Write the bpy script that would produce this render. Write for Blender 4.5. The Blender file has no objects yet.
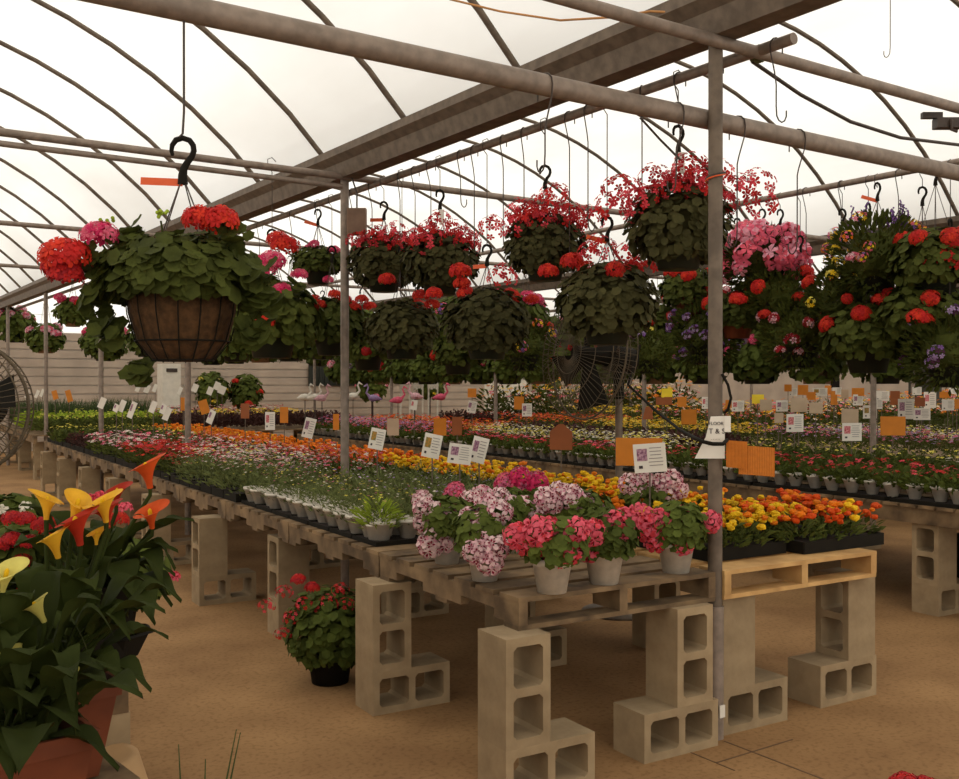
import bpy, math, random
from math import sin, cos, pi, radians as R, sqrt
from mathutils import Vector as V, Matrix
rnd = random.Random(7)
S = bpy.context.scene
C = S.collection
H = 1.47
YAW = R(34.2)
CS, SN = cos(YAW), sin(YAW)

def W(px, py, dep):
    """a sight line of the photograph followed to a distance, in metres"""
    lat = (px-479.5)/1000*dep
    return V((CS*lat+SN*dep, -SN*lat+CS*dep, H-(py-385)/1000*dep))
def WZ(px, py, z):
    return W(px, py, (H-z)*1000/(py-385))
def WX(px, py, x):
    r = (px-479.5)/1000
    return W(px, py, x/(CS*r+SN))

# ------------------------------------------------------------------ materials
def lin(c):
    return tuple((v/12.92 if v <= .04045 else ((v+.055)/1.055)**2.4) for v in [x/255 for x in c])+(1,)
MATS = {}
def mat(name, col, rough=.7, var=.25, scale=12, col2=None, metal=0, spec=.3, transl=0, bump=0, rand=.0):
    if name in MATS: return MATS[name]
    m = bpy.data.materials.new(name); m.use_nodes = True
    n = m.node_tree.nodes; l = m.node_tree.links
    b = n['Principled BSDF']
    b.inputs['Roughness'].default_value = rough
    b.inputs['Metallic'].default_value = metal
    b.inputs['Specular IOR Level'].default_value = spec
    tc = n.new('ShaderNodeTexCoord'); nz = n.new('ShaderNodeTexNoise')
    nz.inputs['Scale'].default_value = scale; nz.inputs['Detail'].default_value = 4
    l.new(tc.outputs['Object'], nz.inputs['Vector'])
    rp = n.new('ShaderNodeValToRGB')
    c1 = lin(col); c2 = lin(col2) if col2 else tuple(v*(1-var) for v in c1[:3])+(1,)
    rp.color_ramp.elements[0].position = .35; rp.color_ramp.elements[1].position = .65
    rp.color_ramp.elements[0].color = c2; rp.color_ramp.elements[1].color = c1
    l.new(nz.outputs['Fac'], rp.inputs['Fac'])
    out = rp.outputs['Color']
    if rand:
        oi = n.new('ShaderNodeObjectInfo'); hs = n.new('ShaderNodeHueSaturation'); mp = n.new('ShaderNodeMapRange')
        l.new(oi.outputs['Random'], mp.inputs['Value'])
        mp.inputs['To Min'].default_value = 1-rand; mp.inputs['To Max'].default_value = 1+rand
        l.new(mp.outputs['Result'], hs.inputs['Value']); l.new(out, hs.inputs['Color']); out = hs.outputs['Color']
    l.new(out, b.inputs['Base Color'])
    if bump:
        bp = n.new('ShaderNodeBump'); bp.inputs['Strength'].default_value = bump; bp.inputs['Distance'].default_value = .01
        l.new(nz.outputs['Fac'], bp.inputs['Height']); l.new(bp.outputs['Normal'], b.inputs['Normal'])
    if transl:
        t = n.new('ShaderNodeBsdfTranslucent'); mx = n.new('ShaderNodeMixShader'); mx.inputs[0].default_value = transl
        l.new(out, t.inputs['Color']); l.new(b.outputs[0], mx.inputs[1]); l.new(t.outputs[0], mx.inputs[2])
        l.new(mx.outputs[0], n['Material Output'].inputs['Surface'])
    MATS[name] = m
    return m
def leafm(name, col, var=.45, scale=14): return mat(name, col, .75, var, scale, transl=.18, rand=.18, spec=.12)
def petal(name, col, var=.25, scale=40): return mat(name, col, .6, var, scale, transl=.28, rand=.08, spec=.15)

GAL = mat('galvanised_pipe', (146, 130, 116), .55, .3, 20, metal=.25)
GALD = mat('weathered_pipe', (116, 101, 86), .6, .35, 16, metal=.2)
WIRE = mat('dark_wire', (70, 58, 50), .5, .2)
BLK = mat('black_plastic', (30, 26, 19), .8, .2, spec=.12)
DKG = mat('dark_green_plastic', (36, 38, 28), .5, .2)
WPOT = mat('white_pot', (206, 196, 180), .5, .18, 30)
CPOT = mat('cup_plastic', (222, 212, 196), .5, .12, 30)
TAN = mat('tan_plastic', (140, 108, 80), .5, .15)
TERRA = mat('terracotta', (116, 58, 32), .65, .3, 9)
COCO = mat('coco_fibre', (84, 58, 32), .95, .5, 45, bump=.6)
SOIL = mat('soil', (44, 32, 24), .95, .5, 60, bump=.4)
WOOD = mat('weathered_pallet_wood', (138, 112, 80), .8, .5, 7, col2=(84, 66, 46), bump=.2, rand=.16)
WOODN = mat('new_pallet_wood', (204, 162, 104), .75, .3, 7, col2=(168, 128, 78), bump=.2, rand=.1)
BLOCK = mat('concrete_block', (160, 138, 106), .95, .25, 9, col2=(140, 119, 90), bump=.5, rand=.1)
CARD = mat('white_card', (226, 218, 204), .5, .06)
BEIGE = mat('beige_card', (188, 164, 136), .6, .1)
KRAFT = mat('orange_card', (206, 124, 34), .6, .12)
BROWNC = mat('brown_card', (150, 84, 44), .6, .1)
YELC = mat('yellow_card', (238, 208, 50), .6, .08)
INK = mat('ink', (60, 50, 50), .6, .1)
GREYT = mat('grey_print', (150, 140, 132), .6, .1)
PICR = mat('red_print', (170, 60, 60), .5, .5, 90, col2=(220, 150, 150))
PICP = mat('purple_print', (110, 60, 90), .5, .5, 90, col2=(190, 150, 160))
PICY = mat('yellow_print', (190, 130, 50), .5, .5, 90, col2=(90, 110, 60))
ORTAG = mat('orange_tag', (224, 96, 50), .5, .08)
L_GER = leafm('geranium_leaf', (88, 98, 40))
L_DRK = leafm('ivy_leaf', (78, 74, 42))
L_BAS = leafm('basket_leaf', (82, 88, 36))
L_HERB = leafm('herb_leaf', (118, 126, 74))
L_BED = leafm('bedding_leaf', (90, 98, 44))
L_LIME = leafm('lime_leaf', (166, 186, 62))
L_PUR = leafm('purple_leaf', (84, 56, 50))
L_CAL = leafm('calla_leaf', (52, 60, 20), .3, 8)
L_GRASS = leafm('grass_leaf', (84, 98, 58))
F = dict(red=petal('red_petal', (206, 44, 40)), scar=petal('scarlet_petal', (226, 62, 40)), crim=petal('crimson_petal', (184, 44, 50)),
  coral=petal('coral_petal', (238, 78, 90)), coral2=petal('coral_pink_petal', (240, 104, 122)), coraldk=petal('coral_eye', (160, 24, 40)),
  pink=petal('pink_petal', (236, 108, 134)), magenta=petal('magenta_petal', (222, 52, 104)), pale=petal('pale_pink_petal', (240, 192, 198)),
  palew=petal('blush_petal', (248, 216, 214)), bipk=petal('soft_pink_petal', (238, 168, 184)), rose=petal('rose_petal', (214, 110, 142)), eye=petal('plum_eye', (150, 36, 66)),
  white=petal('white_petal', (238, 228, 208)), yellow=petal('yellow_petal', (246, 200, 34)), lem=petal('lemon_petal', (240, 222, 96)),
  orange=petal('orange_petal', (240, 132, 24)), deep=petal('deep_orange_petal', (222, 84, 24)), purple=petal('purple_petal', (134, 92, 158)),
  lav=petal('lavender_petal', (178, 150, 190)), plum=petal('plum_petal', (92, 44, 78)))

# ------------------------------------------------------------------ mesh builder
class MB:
    def __init__(s): s.v = []; s.f = []; s.m = []; s.mats = []; s.sm = []
    def mi(s, m):
        if m not in s.mats: s.mats.append(m)
        return s.mats.index(m)
    def add(s, vs, fs, m, smooth=False):
        o = len(s.v); k = s.mi(m); s.v += [tuple(v) for v in vs]
        for f in fs: s.f.append(tuple(i+o for i in f)); s.m.append(k); s.sm.append(smooth)
    def box(s, c, d, m, rz=0, M=None, taper=1):
        hx, hy, hz = d[0]/2, d[1]/2, d[2]/2; vs = []
        for z in (-1, 1):
            t = taper if z < 0 else 1
            for x, y in ((-1, -1), (1, -1), (1, 1), (-1, 1)):
                p = V((x*hx*t, y*hy*t, z*hz))
                if M: p = M @ p
                if rz: p = Matrix.Rotation(rz, 3, 'Z') @ p
                vs.append(p+V(c))
        s.add(vs, [(3, 2, 1, 0), (4, 5, 6, 7), (0, 1, 5, 4), (1, 2, 6, 5), (2, 3, 7, 6), (3, 0, 4, 7)], m)
    def tube(s, pts, r, m, n=8, cap=True, smooth=True):
        pts = [V(p) for p in pts]; vs = []; rr = r if isinstance(r, (list, tuple)) else [r]*len(pts)
        u = None
        for i, p in enumerate(pts):
            t = (pts[min(i+1, len(pts)-1)]-pts[max(i-1, 0)])
            t = t.normalized() if t.length > 1e-9 else V((0, 0, 1))
            if u is None: u = t.orthogonal().normalized()
            else:
                u = u-t*u.dot(t); u = u.normalized() if u.length > 1e-6 else t.orthogonal().normalized()
            w = t.cross(u)
            for k in range(n):
                a = 2*pi*k/n; vs.append(p+(u*cos(a)+w*sin(a))*rr[i])
        fs = []
        for i in range(len(pts)-1):
            for k in range(n): fs.append((i*n+k, i*n+(k+1) % n, (i+1)*n+(k+1) % n, (i+1)*n+k))
        s.add(vs, fs, m, smooth)
        if cap: s.add(vs[:n], [tuple(range(n))[::-1]], m); s.add(vs[-n:], [tuple(range(n))], m)
    def lathe(s, prof, m, n=20, c=(0, 0, 0), smooth=True, square=0):
        vs = []; c = V(c)
        for r, z in prof:
            for k in range(n):
                a = 2*pi*k/n
                if square:
                    q = max(abs(cos(a)), abs(sin(a))); f = 1/q if q else 1
                    f = min(f, 1.34)
                else: f = 1
                vs.append(c+V((r*f*cos(a), r*f*sin(a), z)))
        fs = []
        for i in range(len(prof)-1):
            for k in range(n): fs.append((i*n+k, i*n+(k+1) % n, (i+1)*n+(k+1) % n, (i+1)*n+k))
        s.add(vs, fs, m, smooth)
    def leaf(s, p, d, l, w, m, fold=.25, up=None):
        d = d.normalized(); up = up or V((rnd.uniform(-1, 1), rnd.uniform(-1, 1), rnd.uniform(.2, 1)))
        sd = d.cross(up)
        sd = sd.normalized() if sd.length > 1e-5 else d.orthogonal().normalized()
        nn = sd.cross(d)
        s.add([p, p+d*l*.5+sd*w/2+nn*w*fold, p+d*l, p+d*l*.5-sd*w/2+nn*w*fold], [(0, 1, 2), (0, 2, 3)], m)
    def disc(s, p, nrm, r, m, n=7, lobe=.15, cup=.2):
        n = 12; lobe = .09
        nrm = nrm.normalized(); u = nrm.orthogonal().normalized(); w = nrm.cross(u); a0 = rnd.random()*6
        vs = [p]
        for k in range(n):
            a = a0+2*pi*k/n; q = r*(1+(lobe if k % 2 else -lobe)*1.0)
            vs.append(p+(u*cos(a)+w*sin(a))*q+nrm*cup*r*(1 if k % 2 else .6))
        s.add(vs, [(0, 1+k, 1+(k+1) % n) for k in range(n)], m)
    def floret(s, p, nrm, r, m, eye=None, npet=5):
        nrm = nrm.normalized(); u = nrm.orthogonal().normalized(); w = nrm.cross(u); a0 = rnd.random()*6
        for k in range(npet):
            a = a0+2*pi*k/npet; d = u*cos(a)+w*sin(a); t = nrm.cross(d); h = r*rnd.uniform(.82, 1.1); ww = r*.62
            s.add([p, p+d*h*.6+t*ww*.5+nrm*r*.16, p+d*h+t*ww*.3+nrm*r*.05, p+d*h-t*ww*.3+nrm*r*.05, p+d*h*.6-t*ww*.5+nrm*r*.16], [(0, 1, 2, 3, 4)], m)
            if eye and (k < 3 or eye[1]):
                q = p+nrm*r*.1
                s.add([q+d*r*.1, q+d*r*.34+t*r*.13+nrm*r*.12, q+d*r*.55+nrm*r*.12, q+d*r*.34-t*r*.13+nrm*r*.12], [(0, 1, 2, 3)], eye[0])
    def ball(s, c, r, m, n=8, k=5, sq=1, jit=0, smooth=True):
        c = V(c); vs = [c+V((0, 0, -r*sq))]
        for i in range(1, k):
            t = -pi/2+pi*i/k
            for j in range(n):
                a = 2*pi*j/n; q = r*(1+rnd.uniform(-jit, jit)); vs.append(c+V((q*cos(t)*cos(a), q*cos(t)*sin(a), q*sq*sin(t))))
        vs.append(c+V((0, 0, r*sq))); e = len(vs)-1
        fs = [(0, 1+(j+1) % n, 1+j) for j in range(n)]
        for i in range(k-2):
            for j in range(n): fs.append((1+i*n+j, 1+i*n+(j+1) % n, 1+(i+1)*n+(j+1) % n, 1+(i+1)*n+j))
        fs += [(1+(k-2)*n+j, 1+(k-2)*n+(j+1) % n, e) for j in range(n)]
        s.add(vs, fs, m, smooth)
    def mesh(s, name):
        me = bpy.data.meshes.new(name); me.from_pydata(s.v, [], s.f)
        for m in s.mats: me.materials.append(m)
        me.polygons.foreach_set('material_index', s.m); me.polygons.foreach_set('use_smooth', s.sm); me.update()
        return me
def ob(name, me, parent=None, loc=None, rot=None, sc=None):
    if isinstance(me, MB): me = me.mesh(name)
    o = bpy.data.objects.new(name, me); C.objects.link(o)
    if parent: o.parent = parent
    if loc is not None: o.location = loc
    if rot is not None: o.rotation_euler = rot if isinstance(rot, (tuple, list)) else (0, 0, rot)
    if sc is not None: o.scale = sc if isinstance(sc, (tuple, list)) else (sc,)*3
    return o
def tag(o, label, cat, group=None):
    o['label'] = label; o['category'] = cat
    if group: o['group'] = group
    return o
def empty(name, loc, rz=0):
    o = ob(name, None, None, loc, rz); o.empty_display_size = .05
    return o
def struct(o): o['kind'] = 'structure'; return o

# ------------------------------------------------------------------ camera, sky, render
cam = bpy.data.cameras.new('camera'); co = bpy.data.objects.new('camera', cam); C.objects.link(co)
cam.sensor_width = 36; cam.lens = 36*1000/959; cam.clip_start = .05
co.location = (0, 0, H); co.rotation_euler = (R(90-.26), 0, -YAW); S.camera = co
S.view_settings.view_transform = 'Standard'; S.view_settings.look = 'None'; S.view_settings.gamma = 1
S.view_settings.use_curve_mapping = False; S.view_settings.exposure = 0.2
w = bpy.data.worlds.new('overcast_sky'); S.world = w; w.use_nodes = True
n = w.node_tree.nodes; l = w.node_tree.links
bg = n['Background']; tc = n.new('ShaderNodeTexCoord'); sp = n.new('ShaderNodeSeparateXYZ'); l.new(tc.outputs['Generated'], sp.inputs[0])
nz = n.new('ShaderNodeTexNoise'); nz.inputs['Scale'].default_value = 1.6; l.new(tc.outputs['Generated'], nz.inputs['Vector'])
rp = n.new('ShaderNodeValToRGB'); rp.color_ramp.elements[0].position = .3; rp.color_ramp.elements[1].position = .7
rp.color_ramp.elements[0].color = (.9, .87, .81, 1); rp.color_ramp.elements[1].color = (1.0, .965, .88, 1)
l.new(nz.outputs['Fac'], rp.inputs['Fac']); l.new(rp.outputs['Color'], bg.inputs['Color']); bg.inputs['Strength'].default_value = 1.32
cy = S.cycles
cy.max_bounces = 7; cy.diffuse_bounces = 4; cy.glossy_bounces = 2; cy.transmission_bounces = 3; cy.transparent_max_bounces = 10
cy.caustics_reflective = False; cy.caustics_refractive = False; cy.sample_clamp_indirect = 4

# ------------------------------------------------------------------ setting
YE, YS = 24.0, -3.0
XL = -2.95; BAY = 6.1; NB = 4
GX = [XL+BAY*i for i in range(NB+1)]            # gutter lines: -2.95, 3.15, 9.25, 15.35, 21.45
GZ = 3.05
RR = (3.05**2+1.4**2)/2.8
def arch(x0, sft=0):
    return [(x0+BAY*i/20, GZ+sft+sqrt(RR**2-(BAY*i/20-3.05)**2)-(RR-1.4)) for i in range(21)]
film = bpy.data.materials.new('greenhouse_film'); film.use_nodes = True
n = film.node_tree.nodes; l = film.node_tree.links; n.remove(n['Principled BSDF'])
tr = n.new('ShaderNodeBsdfTransparent'); tl = n.new('ShaderNodeBsdfTranslucent'); df = n.new('ShaderNodeBsdfDiffuse')
tr.inputs[0].default_value = (1, .99, .97, 1)
m1 = n.new('ShaderNodeMixShader'); m2 = n.new('ShaderNodeMixShader'); m1.inputs[0].default_value = .08
tc = n.new('ShaderNodeTexCoord'); nz = n.new('ShaderNodeTexNoise'); nz.inputs['Scale'].default_value = .9; nz.inputs['Detail'].default_value = 8
mp = n.new('ShaderNodeMapping'); mp.inputs['Scale'].default_value = (1, .35, 1)
l.new(tc.outputs['Object'], mp.inputs[0]); l.new(mp.outputs[0], nz.inputs['Vector'])
rp = n.new('ShaderNodeValToRGB'); rp.color_ramp.elements[0].position = .3; rp.color_ramp.elements[1].position = .6
rp.color_ramp.elements[0].color = (.84, .81, .77, 1); rp.color_ramp.elements[1].color = (.98, .97, .95, 1)
l.new(nz.outputs['Fac'], rp.inputs[0]); l.new(rp.outputs[0], tl.inputs[0]); l.new(rp.outputs[0], df.inputs[0])
l.new(tl.outputs[0], m1.inputs[1]); l.new(df.outputs[0], m1.inputs[2])
m2.inputs[0].default_value = .97; l.new(tr.outputs[0], m2.inputs[1]); l.new(m1.outputs[0], m2.inputs[2])
l.new(m2.outputs[0], n['Material Output'].inputs['Surface'])
for i in range(NB):
    b = MB(); a = arch(GX[i], .03); ys = [YS, YE]
    vs = [(x, y, z) for y in ys for x, z in a]; k = len(a)
    b.add(vs, [(j, j+1, k+j+1, k+j) for j in range(k-1)], film, True)
    o = struct(ob('ceiling', b))
# floor with joints
fl = mat('dusty_concrete_floor', (162, 125, 84), .9, .3, 1.6, col2=(136, 102, 67), bump=.15, spec=.15)
n = fl.node_tree.nodes; l = fl.node_tree.links
nz2 = n.new('ShaderNodeTexNoise'); nz2.inputs['Scale'].default_value = 45; nz2.inputs['Detail'].default_value = 6
l.new(n['Texture Coordinate'].outputs['Object'], nz2.inputs['Vector'])
r2 = n.new('ShaderNodeValToRGB'); r2.color_ramp.elements[0].position = .32; r2.color_ramp.elements[1].position = .5
r2.color_ramp.elements[0].color = (.55, .5, .45, 1); r2.color_ramp.elements[1].color = (1, 1, 1, 1)
l.new(nz2.outputs['Fac'], r2.inputs[0])
mx = n.new('ShaderNodeMix'); mx.data_type = 'RGBA'; mx.blend_type = 'MULTIPLY'; mx.inputs[0].default_value = .55
src = n['Principled BSDF'].inputs['Base Color'].links[0].from_socket
l.new(src, mx.inputs[6]); l.new(r2.outputs[0], mx.inputs[7]); l.new(mx.outputs[2], n['Principled BSDF'].inputs['Base Color'])
b = MB(); b.box((9.2, (YS+YE)/2, -.05), (25.5, YE-YS+1, .1), fl)
JT = mat('joint', (104, 78, 54), .9)
for (x0, x1, y0, y1) in ((3.147, 3.155, YS, 2.84), (2.94, 2.946, 2.6, 2.95), (2.94, 3.4, 2.69, 2.697)):
    b.box(((x0+x1)/2, (y0+y1)/2, .0005), (x1-x0, y1-y0, .002), JT)
struct(ob('floor', b))
# walls
WALLW = mat('wall_sheet', (206, 194, 180), .7, .12, 3)
SID = mat('wall_siding', (186, 168, 150), .7, .2, 2)
WALLF = film
b = MB(); b.box((9.2, YE+.05, 1.3), (25.3, .06, 2.6), WALLW)
for k in range(13): b.box((9.2, YE, .16+.2*k), (25.3, .04, .17), SID)
struct(ob('wall_back', b))
b = MB()
b.add([(XL, YE, 2.6), (GX[-1], YE, 2.6), (GX[-1], YE, GZ), (XL, YE, GZ)], [(0, 1, 2, 3)], film)
for i in range(NB):
    a = arch(GX[i]); b.add([(x, YE, z) for x, z in a]+[(GX[i+1], YE, GZ-.01), (GX[i], YE, GZ-.01)], [tuple(range(len(a)+2))], film)
struct(ob('window_1', b))
for nm, x in (('left', XL-.1), ('right', GX[-1]+.1)):
    b = MB(); b.box((x, (YS+YE)/2, (1.1 if nm == 'right' else .45)), (.06, YE-YS, 2.2 if nm == 'right' else .9), SID)
    b.add([(x, YS, 2.2 if nm == 'right' else .9), (x, YE, 2.2 if nm == 'right' else .9), (x, YE, GZ), (x, YS, GZ)], [(0, 1, 2, 3)], film)
    struct(ob('wall_'+nm, b))

def cyl(name, pts, r, m, lab=None, cat=None, group=None, n=10):
    b = MB(); b.tube(pts, r, m, n); o = ob(name, b)
    if lab: tag(o, lab, cat, group)
    return o
# gutters and posts
for i in (1, 2, 3):
    x = GX[i]; b = MB()
    pr = [(-.14, .03), (-.14, -.02), (-.09, -.06), (-.06, -.15), (.06, -.15), (.09, -.06), (.14, -.02), (.14, .03), (.128, .03), (.128, -.01), (.08, -.05), (.05, -.135), (-.05, -.135), (-.08, -.05), (-.128, -.01), (-.128, .03)]
    k = len(pr); vs = [(x+a, y, GZ+c) for y in (YS, YE-.05) for a, c in pr]
    b.add(vs, [(j, (j+1) % k, k+(j+1) % k, k+j) for j in range(k)], GALD)
    tag(ob('roof_gutter', b), ['', 'grey metal roof gutter crossing diagonally above the near table', 'grey roof gutter along the far side of the right bay', 'distant roof gutter behind the hanging baskets'][i], 'gutter')
    for j in range(-1, 6):
        y = 2.89+3.42*j
        if y > YE: continue
        b = MB(); b.tube([(x, y, 0), (x, y, GZ-.15)], .03, GAL, 12)
        if i == 1 and j == 0:
            root = empty('support_post', (x, y, 0)); 
            b2 = MB(); b2.tube([(0, 0, 0), (0, 0, GZ-.15)], .03, GALD, 14); ob('pole', b2, root)
            b2 = MB(); b2.tube([(0, 0, 0), (0, 0, .55)], .036, GAL, 14); ob('sleeve', b2, root)
            b2 = MB(); b2.box((0, -.039, .12), (.03, .006, .05), CARD); ob('tape', b2, root)
            b2 = MB()
            for q in range(3): b2.tube([(.04*cos(t*.5+q), .04*sin(t*.5+q), 2.3+.012*q+.004*t) for t in range(14)], .004, ORTAG if q == 0 else WIRE, 5)
            ob('wire_wrap', b2, root)
            tag(root, 'grey steel post rising between the two front pallets', 'post')
            continue
        lab = {(1, 1): 'grey steel post standing among the marigolds left of centre', (1, 2): 'thin steel post behind the coconut fibre basket'}.get((i, j), 'thin grey steel post under a roof gutter')
        tag(ob('support_post', b), lab, 'post', None if (i, j) in ((1, 1), (1, 2)) else 'steel posts under the gutters')
# hoops
hm = {}
for i in range(NB):
    b = MB(); b.tube([(x-GX[i]-3.05, 0, z) for x, z in arch(0+GX[i])], .019, GALD, 7); hm[i] = b.mesh('roof_hoop')
    for k in range(-4, 18):
        y = 3.01+1.18*k
        if y > YE: continue
        if i == 3 and k % 2: continue
        o = ob('roof_hoop', hm[0], None, (GX[i]+3.05, y, 0))
        tag(o, 'bent steel hoop carrying the film over the '+['left', 'middle', 'right', 'farthest right'][i]+' bay', 'roof hoop', 'hoops of the '+['left', 'middle', 'right', 'farthest right'][i]+' roof bay')
# purlins along left bay
for x, z, r in ((.1, 4.44, .018), (-1.6, 4.1, .014)):
    cyl('roof_purlin', [(x, YS, z), (x, YE, z)], r, GALD, 'thin pipe running lengthwise below the left hoops' if x > 0 else 'lowest lengthwise pipe on the left of the left roof', 'pipe')
# cross pipes
def pipe(p0, p1, r, lab, m=GAL, name='overhead_pipe'):
    return cyl(name, [p0, p1], r, m, lab, 'pipe', None, 12)
pipe((XL, 2.955, 2.59), (9.2, 2.955, 2.59), .04, 'thick galvanised pipe crossing the whole view from upper left to right')
pipe((XL, 2.85, 2.88), (9.2, 2.85, 2.88), .026, 'thinner pipe above the thick pipe, bolted to the front post')
pipe((XL, 6.25, 2.91), (9.2, 6.25, 2.91), .024, 'pipe crossing at the second post, upper one of a pair')
pipe((XL, 6.25, 2.855), (3.1, 6.25, 2.84), .018, 'slimmer pipe just below the pipe at the second post')
pipe((XL, 9.67, 2.9), (15, 9.67, 2.9), .022, 'cross pipe at the third post, seen low on the left')
pipe((XL, 13.09, 2.9), (15, 13.09, 2.9), .022, 'cross pipe at the fourth post, seen at far left')
pipe((3.36, 2.66, 2.885), (3.36, 23, 2.9), .024, 'basket pipe running right beside the big gutter')
pipe((6.14, -1, 2.9), (6.14, 23, 2.9), .022, 'basket pipe running along the middle of the right bay')
pipe((9.5, 1, 2.6), (9.5, 23, 2.6), .022, 'basket pipe below the far gutter')
pipe((9.2, 9.9, 2.6), (12.2, 9.9, 2.6), .02, 'short pipe beyond the far gutter')

# ------------------------------------------------------------------ benches
BR = R(-3)
OA = V((2.13, 2.90, 0))
E1 = V((sin(R(3)), cos(R(3)), 0)); E2 = V((cos(R(3)), -sin(R(3)), 0))
def B(a, b, z=0): return OA+E1*a+E2*b+V((0, 0, z))
def AB(p):
    d = V((p[0], p[1], 0))-OA; return d.dot(E1), d.dot(E2)
def block_mb():
    """concrete block .39 long (x) .19 deep (y) .19 high (z), two cores through y, origin at base centre"""
    b = MB(); L, D, Hh = .39, .19, .19; wl = .032
    xs = [-L/2, -L/2+wl, -wl/2, wl/2, L/2-wl, L/2]; zs = [0, wl, Hh-wl, Hh]; m = BLOCK
    ch = .014
    def ring(x0, x1):
        return [(x0+ch, zs[1]), (x1-ch, zs[1]), (x1, zs[1]+ch), (x1, zs[2]-ch), (x1-ch, zs[2]), (x0+ch, zs[2]), (x0, zs[2]-ch), (x0, zs[1]+ch)]
    for y, s in ((-D/2, 1), (D/2, -1)):
        vs = []; 
        def q(pts):
            f = tuple(range(len(pts)))
            b.add([(px, y, pz) for px, pz in pts], [f if s > 0 else f[::-1]], m)
        q([(-L/2, 0), (L/2, 0), (L/2, wl), (-L/2, wl)]); q([(-L/2, Hh-wl), (L/2, Hh-wl), (L/2, Hh), (-L/2, Hh)])
        for x0, x1 in ((xs[0], xs[1]), (xs[2], xs[3]), (xs[4], xs[5])): q([(x0, wl), (x1, wl), (x1, Hh-wl), (x0, Hh-wl)])
        for x0, x1 in ((xs[1], xs[2]), (xs[3], xs[4])):
            q([(x0, wl), (x0+ch, wl), (x0, wl+ch)]); q([(x1-ch, wl), (x1, wl), (x1, wl+ch)])
            q([(x1, Hh-wl-ch), (x1, Hh-wl), (x1-ch, Hh-wl)]); q([(x0, Hh-wl-ch), (x0+ch, Hh-wl), (x0, Hh-wl)])
    for x0, x1 in ((xs[1], xs[2]), (xs[3], xs[4])):
        r = ring(x0, x1); k = len(r)
        b.add([(x, -D/2, z) for x, z in r]+[(x, D/2, z) for x, z in r], [(j, k+j, k+(j+1) % k, (j+1) % k) for j in range(k)], m)
    for f in ([(-L/2, -D/2, 0), (-L/2, D/2, 0), (L/2, D/2, 0), (L/2, -D/2, 0)], [(-L/2, -D/2, Hh), (L/2, -D/2, Hh), (L/2, D/2, Hh), (-L/2, D/2, Hh)],
              [(-L/2, D/2, 0), (-L/2, -D/2, 0), (-L/2, -D/2, Hh), (-L/2, D/2, Hh)], [(L/2, -D/2, 0), (L/2, D/2, 0), (L/2, D/2, Hh), (L/2, -D/2, Hh)]):
        b.add(f, [(0, 1, 2, 3)], m)
    return b.mesh('concrete_block')
BLK_ME = block_mb()
def block(corner, base=True, turn=False, label='', group=None):
    """lying (base) or standing block whose corner nearest the camera (low x, low y) is given"""
    x, y, z = corner; o = ob('concrete_block', BLK_ME)
    ll = .39 if base else .19
    if base:
        off = V((.195, .095, 0)) if not turn else V((.095, .195, 0))
        rz = BR+(pi/2 if turn else 0); o.rotation_euler = (0, 0, rz); c = V((x, y, z))+E2*off.x+E1*off.y
        o.location = c
    else:
        # stand it up: long axis to z
        Mx = Matrix.Rotation(BR+(pi/2 if turn else 0), 4, 'Z') @ Matrix.Rotation(-pi/2, 4, 'Y')
        c = V((x, y, z))+E2*.095+E1*.095+V((0, 0, .195))
        o.matrix_world = Matrix.Translation(c) @ Mx @ Matrix.Translation((0, 0, -.095))
    tag(o, label, 'concrete block', group)
    return o
def pile(a, b, label, tb=False, ts=False, doff=0., group=None, gl=None):
    p = B(a, b)
    block((p.x, p.y, 0), True, tb, group and 'concrete block lying flat '+gl or 'block lying flat '+label, group and group+', lying ones')
    q = B(a+.0, b+doff)
    block((q.x, q.y, .19), False, ts, group and 'upright concrete block '+gl or 'upright block '+label, group and group+', upright ones')

def wp(px, py, z=0): return AB(WZ(px, py, z))
pile(*wp(506, 807), 'under the front left corner of the near table')
pile(*wp(373, 717), 'second from the front along the left edge of the near table')
p = wp(268, 640); pile(p[0], .03, 'third from the front along the left table edge', False, True)
pile(3.63, -.13, 'fourth from the front along the left table edge', False, True)
pile(5.25, -.1, 'fifth from the front along the left table edge', False, True)
pile(-.03, .575, 'left of the front post under the near table', doff=.17)
pile(.04, 1.06, 'right of the front post, under the pale pallet', ts=True, doff=0)
pile(.07, 1.70, 'under the right front corner of the pale pallet', ts=True, doff=.19)
for a in (6.9, 8.4, 9.9, 11.3): pile(a, -.07, '', ts=True, group='blocks under the far left edge of the near table', gl='under the far end of the near table, left edge')
for a, b_ in ((1.25, .75), (1.2, 1.7), (2.6, .8), (2.6, 1.7), (4.5, .9), (4.5, 1.7), (6.8, 1.7), (9, 1.7)):
    pile(a, b_, '', group='blocks under the middle of the near table', gl='in the shade under the middle of the near table')
def pallet_mb(wx, wy, m, nb=7):
    """parts of a pallet: boards along x, stringers along y; origin at bottom centre"""
    top = MB(); st = []; bot = MB()
    bw = wy/nb*.78
    for k in range(nb):
        y = -wy/2+bw/2+(wy-bw)*k/(nb-1)
        top.box((rnd.uniform(-.004, .004), y, .111), (wx, bw, .018), m)
    for k in range(3):
        y = (-wy/2+.05, 0, wy/2-.05)[k]; bot.box((0, y, .009), (wx, .095, .018), m)
    for x in (-wx/2+.02, 0, wx/2-.02):
        s_ = MB(); s_.box((x, 0, .078), (.038, wy, .048), m)
        for y0, y1 in ((-wy/2, -wy/2+.17), (-.16, .16), (wy/2-.17, wy/2)): s_.box((x, (y0+y1)/2, .036), (.038, y1-y0, .036), m)
        st.append(s_.mesh('stringer'))
    return top.mesh('deck_boards'), bot.mesh('bottom_boards'), st
PW = pallet_mb(.97, 1.16, WOOD); PN = pallet_mb(.97, 1.16, WOODN, 6)
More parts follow.
